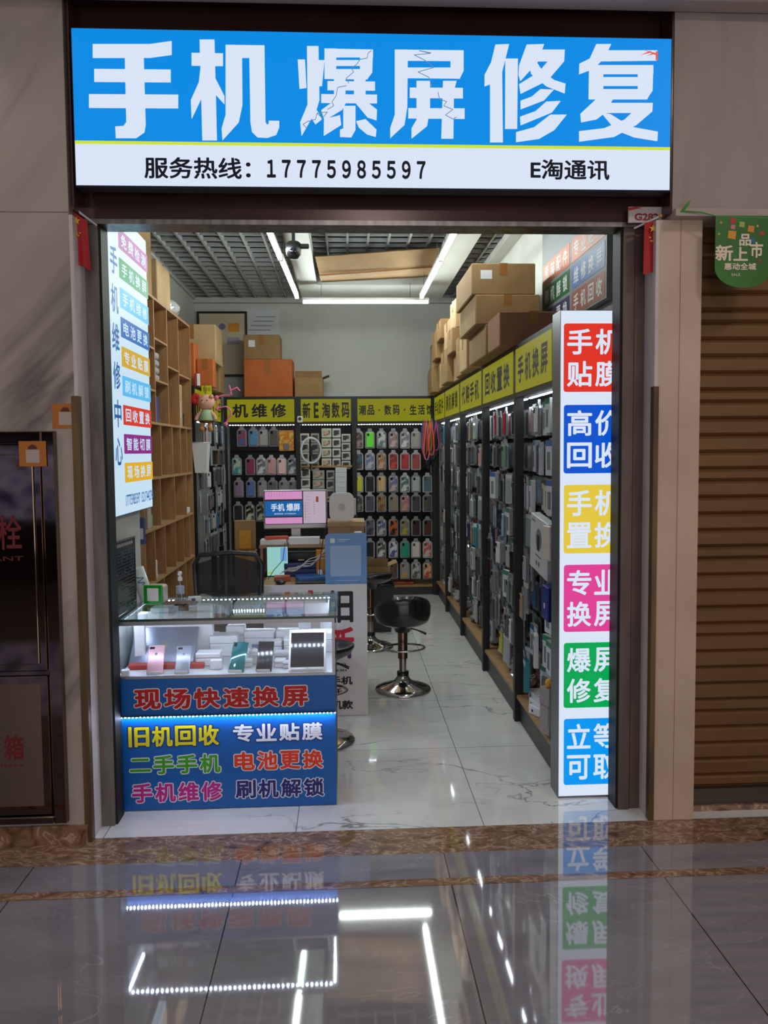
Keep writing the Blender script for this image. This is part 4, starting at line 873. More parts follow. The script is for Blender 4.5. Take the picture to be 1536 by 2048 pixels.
CASES = [('black', (24, 24, 26)), ('dark grey', (66, 66, 70)), ('grey', (112, 112, 116)), ('pale grey', (168, 168, 172)), ('white', (200, 200, 200)), ('pink', (186, 140, 144)), ('navy', (40, 48, 84)),
         ('blue', (60, 100, 156)), ('pale blue', (140, 166, 184)), ('green', (92, 128, 104)), ('tan', (160, 132, 104)), ('brown', (92, 64, 50)), ('lilac', (140, 126, 158)), ('red', (164, 40, 36)), ('yellow', (190, 174, 40)), ('coral', (206, 120, 100))]
WTS = [10, 9, 9, 9, 8, 4, 4, 3, 4, 3, 3, 3, 3, 1, 1, 1]
BOXES = [('white', (196, 198, 200), (40, 120, 90)), ('white and blue', (190, 194, 200), (50, 90, 150)), ('cream', (190, 180, 164), (60, 60, 62)), ('teal', (30, 130, 140), (210, 214, 216))]
BAGS = [('clear', (150, 154, 158), (186, 188, 190)), ('smoky', (92, 94, 98), (160, 160, 160))]
cnt = 0
for k in range(5):
    n = (8, 8, 7, 6, 5)[k]; y0, y1 = yb[k] + .04, yb[k + 1] - .04
    for r, z in enumerate(ROWZ):
        skip = k == 0 and r in (3,)
        for j in range(n):
            yy = y0 + (y1 - y0) * (j + .5) / n + random.uniform(-.01, .01)
            if skip and yy < .86: continue
            if k == 0 and r == 4 and yy < .5: continue
            q = random.random(); z_ = z - .09 + random.uniform(-.012, .008)
            tail = 'right rack bay %s, row %s, %s from entrance' % (numw[k], numw[r], ordw[j])
            loc = (1.01 + random.uniform(0, .07) + (.05 if random.random() < .25 else 0), yy, z_); rz = -PI / 2 + random.uniform(-.25, .25)
            kind = 'case'
            if (k == 0 and q < .5) or q < .12: kind = 'box'
            elif q > .8: kind = 'bag'
            if k == 1 and r == 0 and j in (4, 5): kind = 'case'; pc = ('red', (176, 24, 28)); 
            else: pc = random.choices(CASES, WTS)[0]
            if kind == 'case': pack('case', pc[0], pc[1], None, loc, rz, tail, 'hanging packs on the right rack')
            elif kind == 'box': bxx = random.choice(BOXES if random.random() < .35 else BOXES[:2]); pack('box', bxx[0], bxx[1], bxx[2], loc, rz, tail, 'hanging packs on the right rack')
            else: bg = random.choice(BAGS); pack('bag', bg[0], bg[1], bg[2], loc, rz, tail, 'hanging packs on the right rack')
            cnt += 1
# the further packs on the same hooks, behind the front ones
b = MB()
for k in range(5):
    y0, y1 = yb[k] + .04, yb[k + 1] - .04
    for r, z in enumerate(ROWZ):
        for j in range(8):
            yy = y0 + (y1 - y0) * (j + .5) / 8; xx = 1.165
            while xx < 1.30:
                a = random.uniform(-.12, .12); rg = random.choices(CASES, WTS)[0][1]; e = V((-math.sin(a), math.cos(a), 0)); f = V((math.cos(a), math.sin(a), 0)); c = V((xx, yy + random.uniform(-.012, .012), z - .0 + random.uniform(-.012, .008)))
                b.obox(c, e * .098, f * .009, Z * .175, M_BLIS); b.obox(c - f * .0085, e * .072, f * .007, Z * .14, mat('case_%d_%d_%d' % rg, rg, .3))
                xx += random.uniform(.05, .075)
tag(b.build('hanging_packs'), 'further hanging packs crowded behind the front ones on the right rack hooks', 'packs', kind='stuff')
# near bay: big white display carton, blue carton, small pale carton
q0 = at(1050, 1065, x=1.0); q1 = at(1108, 1150, x=1.0)
t = small_box('display_carton', 'large white charger display carton hanging tilted in the nearest rack bay', 'carton', (1.02, .60, .96), (.36, .05, .29), -PI / 2, mat('display_carton_white', (196, 196, 200), .4), False)
t.rotation_euler = (0, .10, -PI / 2)
b = MB(); b.lathe((0, -.026, .18), [(.0001, 0), (.055, 0), (.055, .0008), (.0001, .0008)], mat('carton_print_grey', (120, 112, 110), .5), 24, False, Matrix.Rotation(PI / 2, 3, 'X')); b.box((-.02, -.0285, .12), (.02, -.0268, .2), M_INK)
b.box((-.06, -.0262, .085), (.06, -.0255, .093), MATS['carton_print_grey']); b.lathe((-.03, -.026, .05), [(.0001, 0), (.014, 0), (.014, .0008), (.0001, .0008)], M_GREY, 16, False, Matrix.Rotation(PI / 2, 3, 'X')); b.lathe((.02, -.026, .05), [(.0001, 0), (.014, 0), (.014, .0008), (.0001, .0008)], M_GREY, 16, False, Matrix.Rotation(PI / 2, 3, 'X'))
b.box((-.15, -.0262, .255), (-.08, -.0255, .265), MATS['carton_print_grey']); b.build('print', None, t, False)
small_box('power_bank_box', 'pale upright box hung over the large display carton', 'box', (.985, .36, 1.06), (.09, .02, .17), -PI / 2 + .15, mat('pale_box', (206, 194, 182), .4), False)
small_box('accessory_box', 'deep blue box hanging below the large display carton', 'box', (1.0, .38, .76), (.12, .05, .17), -PI / 2, mat('deep_blue_box', (24, 40, 120), .35), False, pm=M_PAPER, pr=(.4, .55, .35, .5))
for k, (x, y, s, l) in enumerate(((1.10, .98, (.14, .09, .05), 'farthest'), (1.06, .86, (.09, .06, .045), 'second'), (1.04, .74, (.10, .07, .05), 'third'), (1.09, .60, (.12, .08, .06), 'fourth'))):
    small_box('socket_box', '%s small white carton lying on the wood deck of the nearest bay' % l, 'box', (x, y, .1605), s, -PI / 2 + .2 * k, M_BOXW, False, 'cartons on the nearest rack deck', pm=M_DARK, pr=(.3, .45, .3, .6))
small_box('plastic_case', 'clear upright plastic case with orange trim on the nearest deck', 'case', (1.02, .45, .1605), (.09, .06, .24), -PI / 2 + .3, mat('smoky_clear', (150, 140, 138), .15), True)
t = thing('toy_figure', 'yellow orange knob on top of the clear plastic case', 'knob', (1.02, .45, .402)); MB().ball((0, 0, .02), .024, mat('toy_yellow', (220, 160, 40), .4)).build('head', None, t, False); MB().lathe((0, 0, 0), [(.018, 0), (.012, .006)], mat('toy_orange', (210, 90, 50), .4), 14).build('collar', None, t, False)
for k in range(1, 5):
    for j in range(5):
        y = yb[k] + .12 + j * .19
        if y > yb[k + 1] - .05: continue
        cn, rg = random.choice((('white', (190, 192, 194)), ('clear', (160, 164, 168)), ('grey', (120, 122, 126)), ('red tipped', (176, 150, 146))))
        t = thing('cable_bag', '%s cable bag, %s from near post, deck of bay %s' % (cn, ordw[j], numw[k]), 'bag', (1.08 + random.uniform(-.03, .06), y, .1605), random.uniform(0, 6), 'cable bags on the rack deck')
        b = MB(); bm = bmesh.new(); bmesh.ops.create_icosphere(bm, subdivisions=2, radius=.055)
        for v in bm.verts: v.co *= random.uniform(.8, 1.12); v.co.z = v.co.z * .55 + .033
        b.bm(bm, mat('film_' + cn.replace(' ', '_'), rg, .12, coat=.6)); 
        b.v = [V((p.x, p.y, max(p.z, 0))) for p in b.v]; b.build('bag', None, t, False)
        b = MB(); b.tube([V((.03 * math.cos(a * .6), .03 * math.sin(a * .6), .062 + .004 * (a % 3))) for a in range(18)], .003, M_WHITE if k % 2 else M_DARK, 5); b.build('cable', None, t, False)
# back wall, right unit
cxs = [717, 740, 763, 787, 810, 832, 855]; rys = [897, 940, 985, 1024, 1072, 1116, 1158]
tbl = [[('rosy beige', (150, 118, 110), (60, 50, 50)), ('bright green', (110, 232, 60), None), ('slate grey', (88, 118, 124), (200, 200, 196)), ('pale pink', (190, 172, 174), (150, 120, 120)), ('silver', (206, 206, 206), (120, 120, 120)), ('greyish', (150, 148, 140), None), None],
       [('black and teal', (20, 22, 26), (40, 84, 100)), ('pale blue', (172, 180, 186), (90, 110, 140)), ('shiny tan', (200, 160, 118), (150, 110, 80)), ('orange red', (196, 52, 24), (120, 24, 12)), ('crimson', (172, 22, 30), None), ('dark red', (150, 44, 34), None), None],
       [('yellow', (200, 196, 24), None), ('plain black', (18, 18, 18), None), ('tan gold', (206, 170, 122), None), ('long pink floral', (196, 168, 164), (110, 110, 150)), ('white with green', (190, 198, 190), (60, 100, 90)), ('white with dark dot', (176, 180, 184), None), ('teal', (50, 92, 104), None)],
       [('dotted grey', (116, 116, 106), (40, 40, 40)), ('navy grey', (62, 64, 88), None), ('brown gold', (112, 76, 50), (150, 110, 60)), ('taupe', (132, 118, 102), None), ('rose', (196, 142, 132), (170, 120, 120)), ('charcoal', (60, 56, 60), None), ('dark olive', (76, 68, 60), None)],
       [None, ('black violet', (32, 28, 38), (90, 80, 100)), ('beige and blue', (176, 170, 164), (70, 90, 130)), ('black and orange', (40, 26, 20), (190, 90, 40)), ('mustard', (168, 154, 52), (120, 110, 100)), ('dark brown', (60, 44, 38), None), ('maroon brown', (84, 50, 42), None)],
       [None, ('black', (18, 18, 20), None), ('white dotted', (206, 202, 192), (80, 70, 70)), ('blue floral', (52, 60, 140), (200, 200, 210)), ('green gradient', (40, 152, 120), None), ('white with blue eyes', (206, 202, 196), None), ('white and red', (190, 180, 176), (190, 80, 60))],
       [None, None, None, ('brown', (84, 66, 50), None), ('orange striped', (206, 142, 46), (130, 140, 150)), ('black and white', (60, 60, 60), (170, 170, 170)), ('red and cream', (190, 60, 50), (220, 180, 140))]]
for r, row in enumerate(tbl):
    for c, e in enumerate(row):
        if not e: continue
        p = at(cxs[c], rys[r], y=5.18)
        pack('case', e[0], e[1], e[2], (p.x, 5.18 + random.uniform(-.01, .01), p.z), random.uniform(-.12, .12), '%s from left, %s row, back right rack' % (ordw[c], ordw[r]), 'phone cases on the lifestyle rack', (1.1, 1, 1.16))
# back wall, left unit
lt = [(893, [(484, 'blue with red edge', (50, 96, 150), (150, 50, 70)), (507, 'sky blue', (84, 132, 176), None), (527, 'pale grey', (160, 160, 160), None), (548, 'smoky brown', (96, 84, 80), None)]),
      (950, [(474, 'turquoise', (30, 132, 150), (170, 180, 150)), (501, 'wine', (140, 50, 80), None), (523, 'white face', (196, 196, 200), (90, 90, 96)), (543, 'rose pink', (190, 136, 140), None), (564, 'blush', (222, 182, 182), None), (585, 'white printed', (190, 190, 196), (90, 90, 100))]),
      (995, [(478, 'mauve', (146, 112, 138), None), (502, 'periwinkle', (96, 116, 172), None), (525, 'silver grey', (150, 140, 146), None), (546, 'dim grey', (104, 106, 104), None), (568, 'grey lilac', (124, 128, 140), None), (586, 'slate', (96, 98, 102), None)]),
      (1043, [(477, 'black', (26, 26, 28), None), (500, 'cream with black dots', (200, 190, 170), (30, 30, 30)), (522, 'pale green framed', (170, 180, 150), (40, 44, 44))])]
for r, (py, row) in enumerate(lt):
    for c, (px, cn, a, b2) in enumerate(row):
        p = at(px, py, y=5.18)
        pack('case', cn, a, b2, (p.x, 5.18, p.z), random.uniform(-.12, .12), '%s from left, %s row, back left rack' % (ordw[c], ordw[r]), 'phone cases on the back left rack', (1.1, 1, 1.16))
p = at(573, 902, y=5.15)
t = thing('toy_card', 'golden printed card with a grey motif, top row, back left rack', 'card', (p.x, 5.15, p.z)); MB().rbox((-.08, 0, 0), (.08, .012, .225), .003, noisy('golden_print', [(.4, (200, 160, 50)), (.52, (190, 96, 30)), (.6, (206, 180, 70))], (14, 14, 14), kind='Object'), 1).build('card', None, t, False); MB().rbox((-.03, -.01, .01), (.03, -.0005, .08), .004, M_GREY, 1).build('blister', None, t, False)
# left rack, both bays, packs seen nearly edge-on
for bay, (y0, y1, n, l) in enumerate(((3.72, 4.62, 6, 'near'), (4.70, 5.08, 3, 'far'))):
    for r, z in enumerate(ROWZ[:6]):
        for j in range(n):
            yy = y0 + (y1 - y0) * (j + .5) / n; pc = random.choices(CASES[:13], WTS[:13])[0]; kind = random.choice(('case', 'case', 'bag'))
            bg = random.choice(BAGS); tail = '%s from front, %s row, left rack %s bay' % (ordw[j], ordw[r], l)
            loc = (-1.275 - random.uniform(0, .06), yy, z - .09); rz = PI / 2 + random.uniform(-.3, .3)
            if kind == 'case': pack('case', pc[0], pc[1], None, loc, rz, tail, 'hanging packs on the left rack')
            else: pack('bag', bg[0], bg[1], bg[2], loc, rz, tail, 'hanging packs on the left rack')
for key, objs in _P.items():
    for o in objs:
        if o.parent is None: bpy.data.objects.remove(o)

# middle unit of the back wall: planks, boxed earphones, ring light
yk = 5.2
mp_ = [at(650, 931, y=yk), at(650, 1000, y=yk)]
for k, p in enumerate(mp_):
    t = thing('shelf_plank', ('upper' if k == 0 else 'lower') + ' wooden plank shelf in the middle back rack', 'shelf', (-.205, 5.3, p.z - .02)); MB().box((-.28, -.14, 0), (.28, .22, .02), M_WOOD).build('board', None, t, False); MB().box((-.27, .2, -.04), (.27, .225, -.0005), M_BLACK).build('bracket', None, t, False)
zt0 = mp_[0].z
def grid(px, rows, py0, dpy, w, h, rgb, pr, cn, cat='earphone box'):
    for r in range(rows):
        p = at(px, py0 + dpy * r, y=5.17)
        t = small_box('earphone_box', '%s, %s from top, middle back rack' % (cn, ordw[r]), cat, (p.x, 5.20, p.z - h / 2), (w, .05, h), 0, mat('ebox_%d_%d_%d' % rgb, rgb, .45), False, 'boxed accessories in the middle back rack', pm=pr, pr=(.15, .85, .2, .8))
mp1 = noisy('photo_print_pink', [(.42, (190, 160, 150)), (.5, (90, 60, 50)), (.58, (200, 190, 170))], (16, 16, 16), kind='Object'); mp2 = noisy('photo_print_dark', [(.42, (40, 42, 44)), (.5, (90, 90, 90)), (.58, (190, 190, 186))], (18, 18, 18), kind='Object')
grid(653, 4, 866, 20, .108, .1, (190, 196, 176), mp1, 'white box with a pinkish photo'); grid(673, 4, 866, 20, .09, .1, (204, 204, 200), mp2, 'white box with small grey figure'); grid(692, 4, 876, 18, .10, .09, (186, 186, 182), mp2, 'pale box with dark photo')
grid(609, 4, 876, 19, .10, .1, (196, 192, 180), mp2, 'cream box behind the ring light'); grid(630, 4, 876, 19, .09, .1, (150, 148, 140), mp2, 'grey box behind the ring light')
grid(611, 3, 947, 19, .10, .1, (206, 206, 206), mp2, 'white box with black dot under the plank'); grid(637, 3, 950, 19, .13, .1, (150, 158, 148), mp1, 'greenish box under the plank'); grid(661, 3, 950, 19, .09, .1, (160, 160, 160), mp2, 'grey photo box under the plank')
for r in range(6):
    p = at(682, 940 + 10 * r, y=5.1); small_box('adapter_box', '%s small white box down the stacked column above the router' % ordw[r], 'box', (p.x, 5.1, p.z - .026), (.125, .05, .054), 0, M_BOXW2, False, 'stacked white boxes above the router')
p = at(622, 901, y=5.08)
t = thing('ring_light', 'white ring lamp clipped before the boxes of the middle back rack', 'lamp', (p.x, 5.08, p.z), .25)
MB().tube([(.108 * math.cos(a * PI / 20), 0, .135 * math.sin(a * PI / 20)) for a in range(40)], .013, mat('ring_white', (196, 206, 210), .35), 8, True).build('ring', None, t, False)
MB().rbox((-.012, -.01, -.06), (.012, .01, .05), .004, M_DARK, 1).build('phone_clip', None, t, False); MB().tube([(0, 0, -.06), (0, .01, -.135)], .005, M_DARK, 8).build('stem', None, t, False); MB().tube([(0, .01, -.15), (0, .05, -.19)], .008, M_DARK, 8).build('clamp', None, t, False)
p = at(600, 838, y=5.12)
t = thing('camera', 'small white security camera below the yellow headers of the back wall', 'camera', (p.x, 5.115, p.z), 0); MB().rbox((-.03, -.03, -.04), (.03, .03, .03), .012, M_WHITE, 2).build('housing', None, t, False); MB().lathe((0, -.031, .0), [(.0001, 0), (.018, 0), (.018, .003), (.0001, .003)], M_DARK, 16, False, Matrix.Rotation(PI / 2, 3, 'X')).build('lens', None, t, False)
# lanyards in the back right corner
for k in range(9):
    c, cn = [((60, 80, 150), 'blue'), ((200, 70, 30), 'orange'), ((190, 110, 120), 'pink'), ((40, 50, 110), 'navy'), ((210, 150, 40), 'amber'), ((210, 80, 60), 'coral'), ((70, 130, 180), 'sky blue'), ((30, 30, 34), 'black'), ((150, 60, 110), 'plum')][k]
    p = at(846 + 3.2 * k, 838, y=4.95); r = .022 + .006 * (k % 3); L = .34 + .05 * (k % 4); hk = thing('lanyard', '%s lanyard of the bunch hanging in the back right corner' % cn, 'lanyard', (p.x, 4.95 - .02 * (k % 3), p.z), 0, 'lanyards in the back corner')
    b = MB(); pts = [V((r * math.sin(s / 12 * 2 * PI) * (.4 + .6 * math.sin(s / 12 * PI)), .004 * k % .02, -L * math.sin(s / 12 * PI))) for s in range(12)]; b.tube(pts, .009, mat('strap_' + cn.replace(' ', '_'), c, .6), 6, True); b.build('strap', None, hk, False)
    MB().rbox((-.012, -.006, -L - .05), (.012, .006, -L - .005), .003, M_DARK, 1).build('clip', None, hk, False)
# pouch of charms under them
small_box('key_pouch', 'dark pouch with orange marks hanging under the lanyards', 'pouch', (at(860, 915, y=5.0).x, 5.0, at(860, 932, y=5.0).z), (.14, .03, .2), .1, noisy('charm_pouch', [(.5, (18, 18, 20)), (.62, (20, 18, 18)), (.66, (190, 80, 40))], (20, 20, 20), kind='Object'), False)
carton('floor_carton', 'flat orange red packet lying on the low wood deck of the back right rack', (.5, 5.2, .1105), (.75, 5.35, .14), mat('orange_packet', (150, 60, 34), .5))

# ------------------------------------------------------------------ cube shelf on the left wall
cs = thing('cube_shelf', 'tall light wood cube shelf along the left wall', 'shelf', (-1.515, 2.75, 0)); xa, xb_ = -1.675, -1.355; ya, yz = 1.92, 3.63; th = .018
lev = [2.702, 1.805, 1.412, 1.052, .672, .30, .0]
MB().box((xa, ya, 0), (xa + .01, yz, 2.72), M_WOODV).build('back_panel', None, cs)
for y in (ya, yz - th): MB().box((xa + .0105, y, 0), (xb_, y + th, 2.72), M_WOODV).build('side_panel', None, cs)
for z in lev: MB().box((xa + .0105, ya + th + .0005, z), (xb_ - .002, yz - th - .0005, z + th), M_WOOD).build('shelf_board', None, cs)
div = [(2.702, 1.805, (2.33, 2.74, 3.14)), (1.805, 1.412, (2.14, 2.46, 2.84, 3.14, 3.40)), (1.412, 1.052, (2.40, 2.88, 3.33)), (1.052, .672, (2.2, 2.52, 2.88, 3.18, 3.44)), (.672, .30, (2.45, 2.95, 3.25)), (.30, .018, (2.2, 2.8, 3.2))]
for zt_, zb_, ys in div:
    for y in ys: MB().box((xa + .0105, y, zb_ + th + .0005), (xb_ - .004, y + th, zt_ - .0005), M_WOODV).build('divider', None, cs)
for (y0, y1, zs) in ((2.349, 2.7395, (2.42, 2.12)), (2.7585, 3.1395, (2.26,)), (3.1585, 3.611, (2.24,)), (1.939, 2.3295, (2.34, 2.04))):
    for z in zs: MB().box((xa + .0105, y0, z), (xb_ - .004, y1, z + .014), M_WOOD).build('short_shelf', None, cs)
XC = -1.46
small_box('snack_pack', 'tall yellow pack with a pale blue band in the cube shelf', 'pack', (XC, 2.86, 2.2745), (.11, .12, .26), PI / 2, mat('yellow_pack', (186, 156, 40), .5), False, pm=mat('band_blue', (120, 160, 176), .4), pr=(.02, .98, .62, .8))
small_box('router_box', 'upright pale brown box with white prints in the cube shelf', 'box', (XC, 3.36, 1.8235), (.18, .12, .36), PI / 2, M_CARD2, False, pm=mat('grey_print', (190, 184, 176), .5), pr=(.3, .6, .2, .6))
small_box('tea_box', 'blue upright box in the cube shelf lower cell', 'box', (XC, 2.52, 1.8235), (.15, .12, .20), PI / 2, mat('shelf_blue_box', (30, 66, 140), .4), False)
t = thing('paper_tube', 'tan upright paper tube with a plastic bag top in the cube shelf', 'tube', (XC, 2.84, 1.8235)); MB().lathe((0, 0, 0), [(.045, 0), (.045, .25)], M_CARD2, 20).build('tube', None, t, False); MB().lathe((0, 0, .2505), [(.045, 0), (.055, .04), (.03, .075), (.01, .08)], mat('bag_silver', (170, 172, 174), .15), 12).build('bag_top', None, t, False)
small_box('coffee_box', 'dark upright box at the far end of the cube shelf', 'box', (XC, 3.36 + .16, 1.8235), (.07, .10, .12), PI / 2, mat('dark_plum_box', (44, 34, 52), .4), False)
for k in range(4):
    t = thing('silver_bag', '%s silver plastic bag stacked in the cube shelf' % ('lowest', 'second', 'third', 'topmost')[k], 'bag', (XC, 2.50, 2.1345 + .0), 0, 'silver bags in the cube shelf'); t.location.z = (2.1345, 2.1895, 2.2445, 2.2995)[k]
    MB().rbox((-.07, -.12, 0), (.07, .12, .053), .02, mat('bag_silver', (170, 172, 174), .15), 3).build('bag', None, t, False)
t = thing('silver_bag', 'small silver bag on top of the yellow pack in the cube shelf', 'bag', (XC, 2.86, 2.535)); MB().rbox((-.05, -.06, 0), (.05, .06, .06), .02, MATS['bag_silver'], 3).build('bag', None, t, False)
small_box('white_case', 'flat white case lying in the cube shelf at the far lower cell', 'case', (-1.44, 3.50, 1.0705), (.16, .12, .05), PI / 2, M_WHITE, False)
small_box('printed_card', 'greenish white printed card leaning in a lower cube shelf cell', 'card', (-1.42, 3.54, .6905), (.11, .02, .15), PI / 2, noisy('mint_print', [(.4, (170, 184, 168)), (.6, (206, 206, 196))], (20, 20, 20)), False)
small_box('carton', 'white carton standing near the front of the lower cube shelf', 'carton', (-1.42, 2.30, .6905), (.10, .08, .13), PI / 2, M_BOXW2, False)
t = thing('swab_jar', 'small jar with a pale brush on the lower cube shelf', 'jar', (-1.42, 2.66, .6905)); MB().lathe((0, 0, 0), [(.024, 0), (.024, .07)], mat('jar_navy', (30, 36, 60), .3), 14).build('jar', None, t, False); MB().tube([(0, 0, .03), (.01, .02, .17), (.0, .03, .25)], [.004, .004, .014], mat('brush_pink', (190, 160, 160), .5), 6).build('brush', None, t, False)
for k, (y, s, c) in enumerate(((2.12, (.10, .10, .22), (170, 160, 150)), (2.24, (.1, .06, .09), (120, 150, 110)), (2.5, (.1, .05, .02), (30, 30, 32)))):
    small_box('parts_bag', ('pale standing bag', 'green tinted packet', 'thin black tray')[k] + ' on the middle cube shelf board', 'packet', (-1.42, y, 1.0705), s, PI / 2, mat('shelf_item_%d' % k, c, .4), False)
# white bin clipped to the shelf end
t = thing('wall_bin', 'white plastic bin hung on the far end of the cube shelf', 'bin', (-1.29, 3.70, 1.42))
b = MB(); b.add([(-.05, -.06, 0), (.05, -.06, 0), (.05, .06, 0), (-.05, .06, 0), (-.068, -.08, .27), (.068, -.08, .27), (.068, .08, .27), (-.068, .08, .27)], [(0, 3, 2, 1), (0, 1, 5, 4), (1, 2, 6, 5), (2, 3, 7, 6), (3, 0, 4, 7)], M_WHITE); b.build('bucket', None, t, False)
b = MB().tube([(-.068, -.08, .27), (.068, -.08, .27), (.068, .08, .27), (-.068, .08, .27)], .005, M_WHITE, 6, True); b.build('rim', None, t, False)
# cartons on top of the cube shelf
carton('shelf_carton', 'tall brown carton with bark print on the cube shelf nearest the entrance', (-1.66, 2.0, 2.721), (-1.37, 2.36, 3.22), M_CARD, ship=False)
carton('shelf_carton', 'pale brown carton on the cube shelf behind the tall carton', (-1.66, 2.52, 2.721), (-1.37, 2.95, 3.03), M_CARD2, tape='x')
t = thing('plastic_bag', 'clear crumpled plastic bag on top of the cube shelf', 'bag', (-1.46, 3.22, 2.721)); bm = bmesh.new(); bmesh.ops.create_icosphere(bm, subdivisions=3, radius=.1)
for v in bm.verts: v.co *= random.uniform(.9, 1.08); v.co.y *= 1.6; v.co.z = max(0, v.co.z * .75 + .07)
MB().bm(bm, mat('bag_clear', (180, 184, 184), .12)).build('bag', None, t, False); MB().tube([(0, -.06, .145), (.01, -.03, .17), (.02, 0, .16)], .012, MATS['bag_clear'], 6).build('knot', None, t, False)
# ------------------------------------------------------------------ cartons on the racks
def rc(label, a, b_, m=None, **k): return carton('storage_carton', label, a, b_, m, 'cartons on top of the racks', **k)
T = 2.2012
rc('lowest of three big brown cartons stacked on the right rack', (.895, 1.56, T), (1.385, 2.20, T + .195), M_CARD, ship=False)
rc('middle of three big brown cartons stacked on the right rack', (.835, 1.58, T + .197), (1.25, 2.24, T + .385), M_CARD)
rc('topmost big brown carton with a white label on the right rack', (.815, 1.60, T + .387), (1.225, 2.28, T + .585), M_CARD, ship=True)
rc('wide brown carton in front of the stack on the right rack', (.90, 1.13, T), (1.30, 1.50, T + .20), mat('reddish_cardboard', (140, 98, 70), .8), tape='y')
yy = 2.36; k = 0
bigs = [('pale', M_CARD2), ('brown', M_CARD), ('pale', M_CARD2), ('brown', M_CARD), ('pale', M_CARD2), ('brown', M_CARD), ('brown', M_CARD)]
while yy < 5.05:
    d = (.36, .40, .34, .42, .36, .38, .35)[k % 7]; z = T; j = 0
    for h in ((.26, .30), (.32, .36), (.22, .2, .24), (.30, .26), (.24, .2, .18), (.3, .28), (.26, .22))[k % 7]:
        x0 = .90 + .03 * ((k + j) % 3); cn, m = bigs[(k + j) % 7]
        rc('%s carton, %s from bottom, %s stack behind the big cartons' % (cn, ordw[j], ordw[k]), (x0, yy, z), (1.36, yy + d - .012, z + h), m, tape='x'); z += h + .002; j += 1
    yy += d; k += 1
rc('orange brown carton on the back left rack', (-1.09, 5.2, T), (-.565, 5.56, T + .41), M_CARD3, ship=False)
rc('brown carton with a pale label on the orange carton', (-1.09, 5.22, T + .412), (-.70, 5.55, T + .675), M_CARD, ship=True)
rc('small open brown carton right of the orange carton', (-.545, 5.24, T), (-.235, 5.5, T + .215), M_CARD, open_top='r')
rc('big pale carton on the left rack', (-1.65, 4.05, T + .24), (-1.20, 4.45, T + .60), M_CARD2, ship=False)
rc('brown carton under the big pale carton on the left rack', (-1.65, 4.08, T), (-1.26, 4.44, T + .238), M_CARD)
rc('tall orange carton nearest on the left rack', (-1.52, 3.84, T), (-1.36, 4.04, T + .40), M_CARD3)
rc('orange and brown carton behind the tall orange carton', (-1.355, 3.9, T), (-1.20, 4.035, T + .26), M_CARD3)
rc('flat brown carton on the near end of the left rack', (-1.66, 3.70, T), (-1.40, 3.82, T + .10), M_CARD)
rc('small brown carton on the flat carton of the left rack', (-1.64, 3.70, T + .102), (-1.44, 3.82, T + .27), M_CARD2)
rc('brown carton toward the corner on the left rack', (-1.65, 4.50, T), (-1.24, 4.80, T + .34), M_CARD)
rc('narrow brown carton in the back corner of the left rack', (-1.64, 4.82, T), (-1.28, 5.08, T + .46), M_CARD)
small_box('book', 'red and white book leaning on the near end of the left rack', 'book', (-1.33, 3.80, T), (.05, .02, .12), .3, mat('book_red', (150, 30, 34), .5), False, pm=M_PAPER, pr=(.4, .95, .05, .95))
# framed board and notice on the back wall
t = thing('framed_board', 'black framed pale board with stickers high on the back wall', 'framed board', (-1.37, 5.588, 2.46))
MB().box((-.255, -.012, .025), (.255, .01, .705), mat('board_beige', (190, 176, 152), .5)).build('panel', None, t, False)
b = MB().box((-.28, -.02, 0), (.28, .01, .0248), M_DARK).box((-.28, -.02, .7052), (.28, .01, .73), M_DARK).box((-.28, -.02, .0249), (-.2555, .01, .7051), M_DARK).box((.2555, -.02, .0249), (.28, .01, .7051), M_DARK); b.build('frame', None, t, False)
b = MB().box((.07, -.0135, .50), (.19, -.0125, .60), mat('sticker_orange', (210, 140, 30), .5)); b.build('orange_sticker', None, t, False)
b = MB().lathe((0, -.0125, .56), [(.0001, 0), (.036, 0), (.036, .001), (.0001, .001)], mat('sticker_violet', (110, 100, 130), .5), 20, False, Matrix.Rotation(PI / 2, 3, 'X')); b.build('round_sticker', None, t, False); MB().box((.05, -.0135, .36), (.19, -.0125, .44), mat('sticker_pale', (150, 140, 160), .5)).build('pale_sticker', None, t, False)
t = thing('notice', 'white paper notice taped on the back wall beside the frame', 'notice', (-.93, 5.598, 2.93))
MB().box((-.2, -.003, 0), (.2, 0, .29), mat('notice_paper', (196, 198, 202), .6)).build('sheet', None, t, False); b = MB()
for k in range(4): b.box((-.15 + .03 * k, -.0038, .05 + .05 * k), (.10 + .02 * k, -.0032, .058 + .05 * k), M_GREY)
b.build('print', None, t, False)
# ------------------------------------------------------------------ things hanging by the left rack
p = at(412, 805, y=3.64)
t = thing('plush_doll', 'plush doll in a green dress hanging at the left rack corner', 'doll', (p.x, 3.64, p.z - .21))
b = MB().ball((.0, 0, .21), .072, mat('plush_pink', (214, 160, 140), .8), (1.08, .9, 1)); b.ball((-.02, -.062, .205), .012, MATS['plush_pink']); b.ball((.055, -.035, .26), .02, MATS['plush_pink']); b.build('head', None, t, False)
b = MB(); 
for sx in (-.025, .02): b.ball((sx, -.062, .225), .005, M_DARK)
b.build('eyes', None, t, False)
MB().lathe((0, 0, 0), [(.03, .15), (.05, .13), (.072, .055), (.07, .05)], mat('dress_green', (150, 176, 140), .8), 20).build('dress', None, t, False)
MB().lathe((0, 0, 0), [(.066, .05), (.06, .03), (.03, .028)], mat('plush_brown', (110, 70, 40), .8), 20).build('skirt_hem', None, t, False)
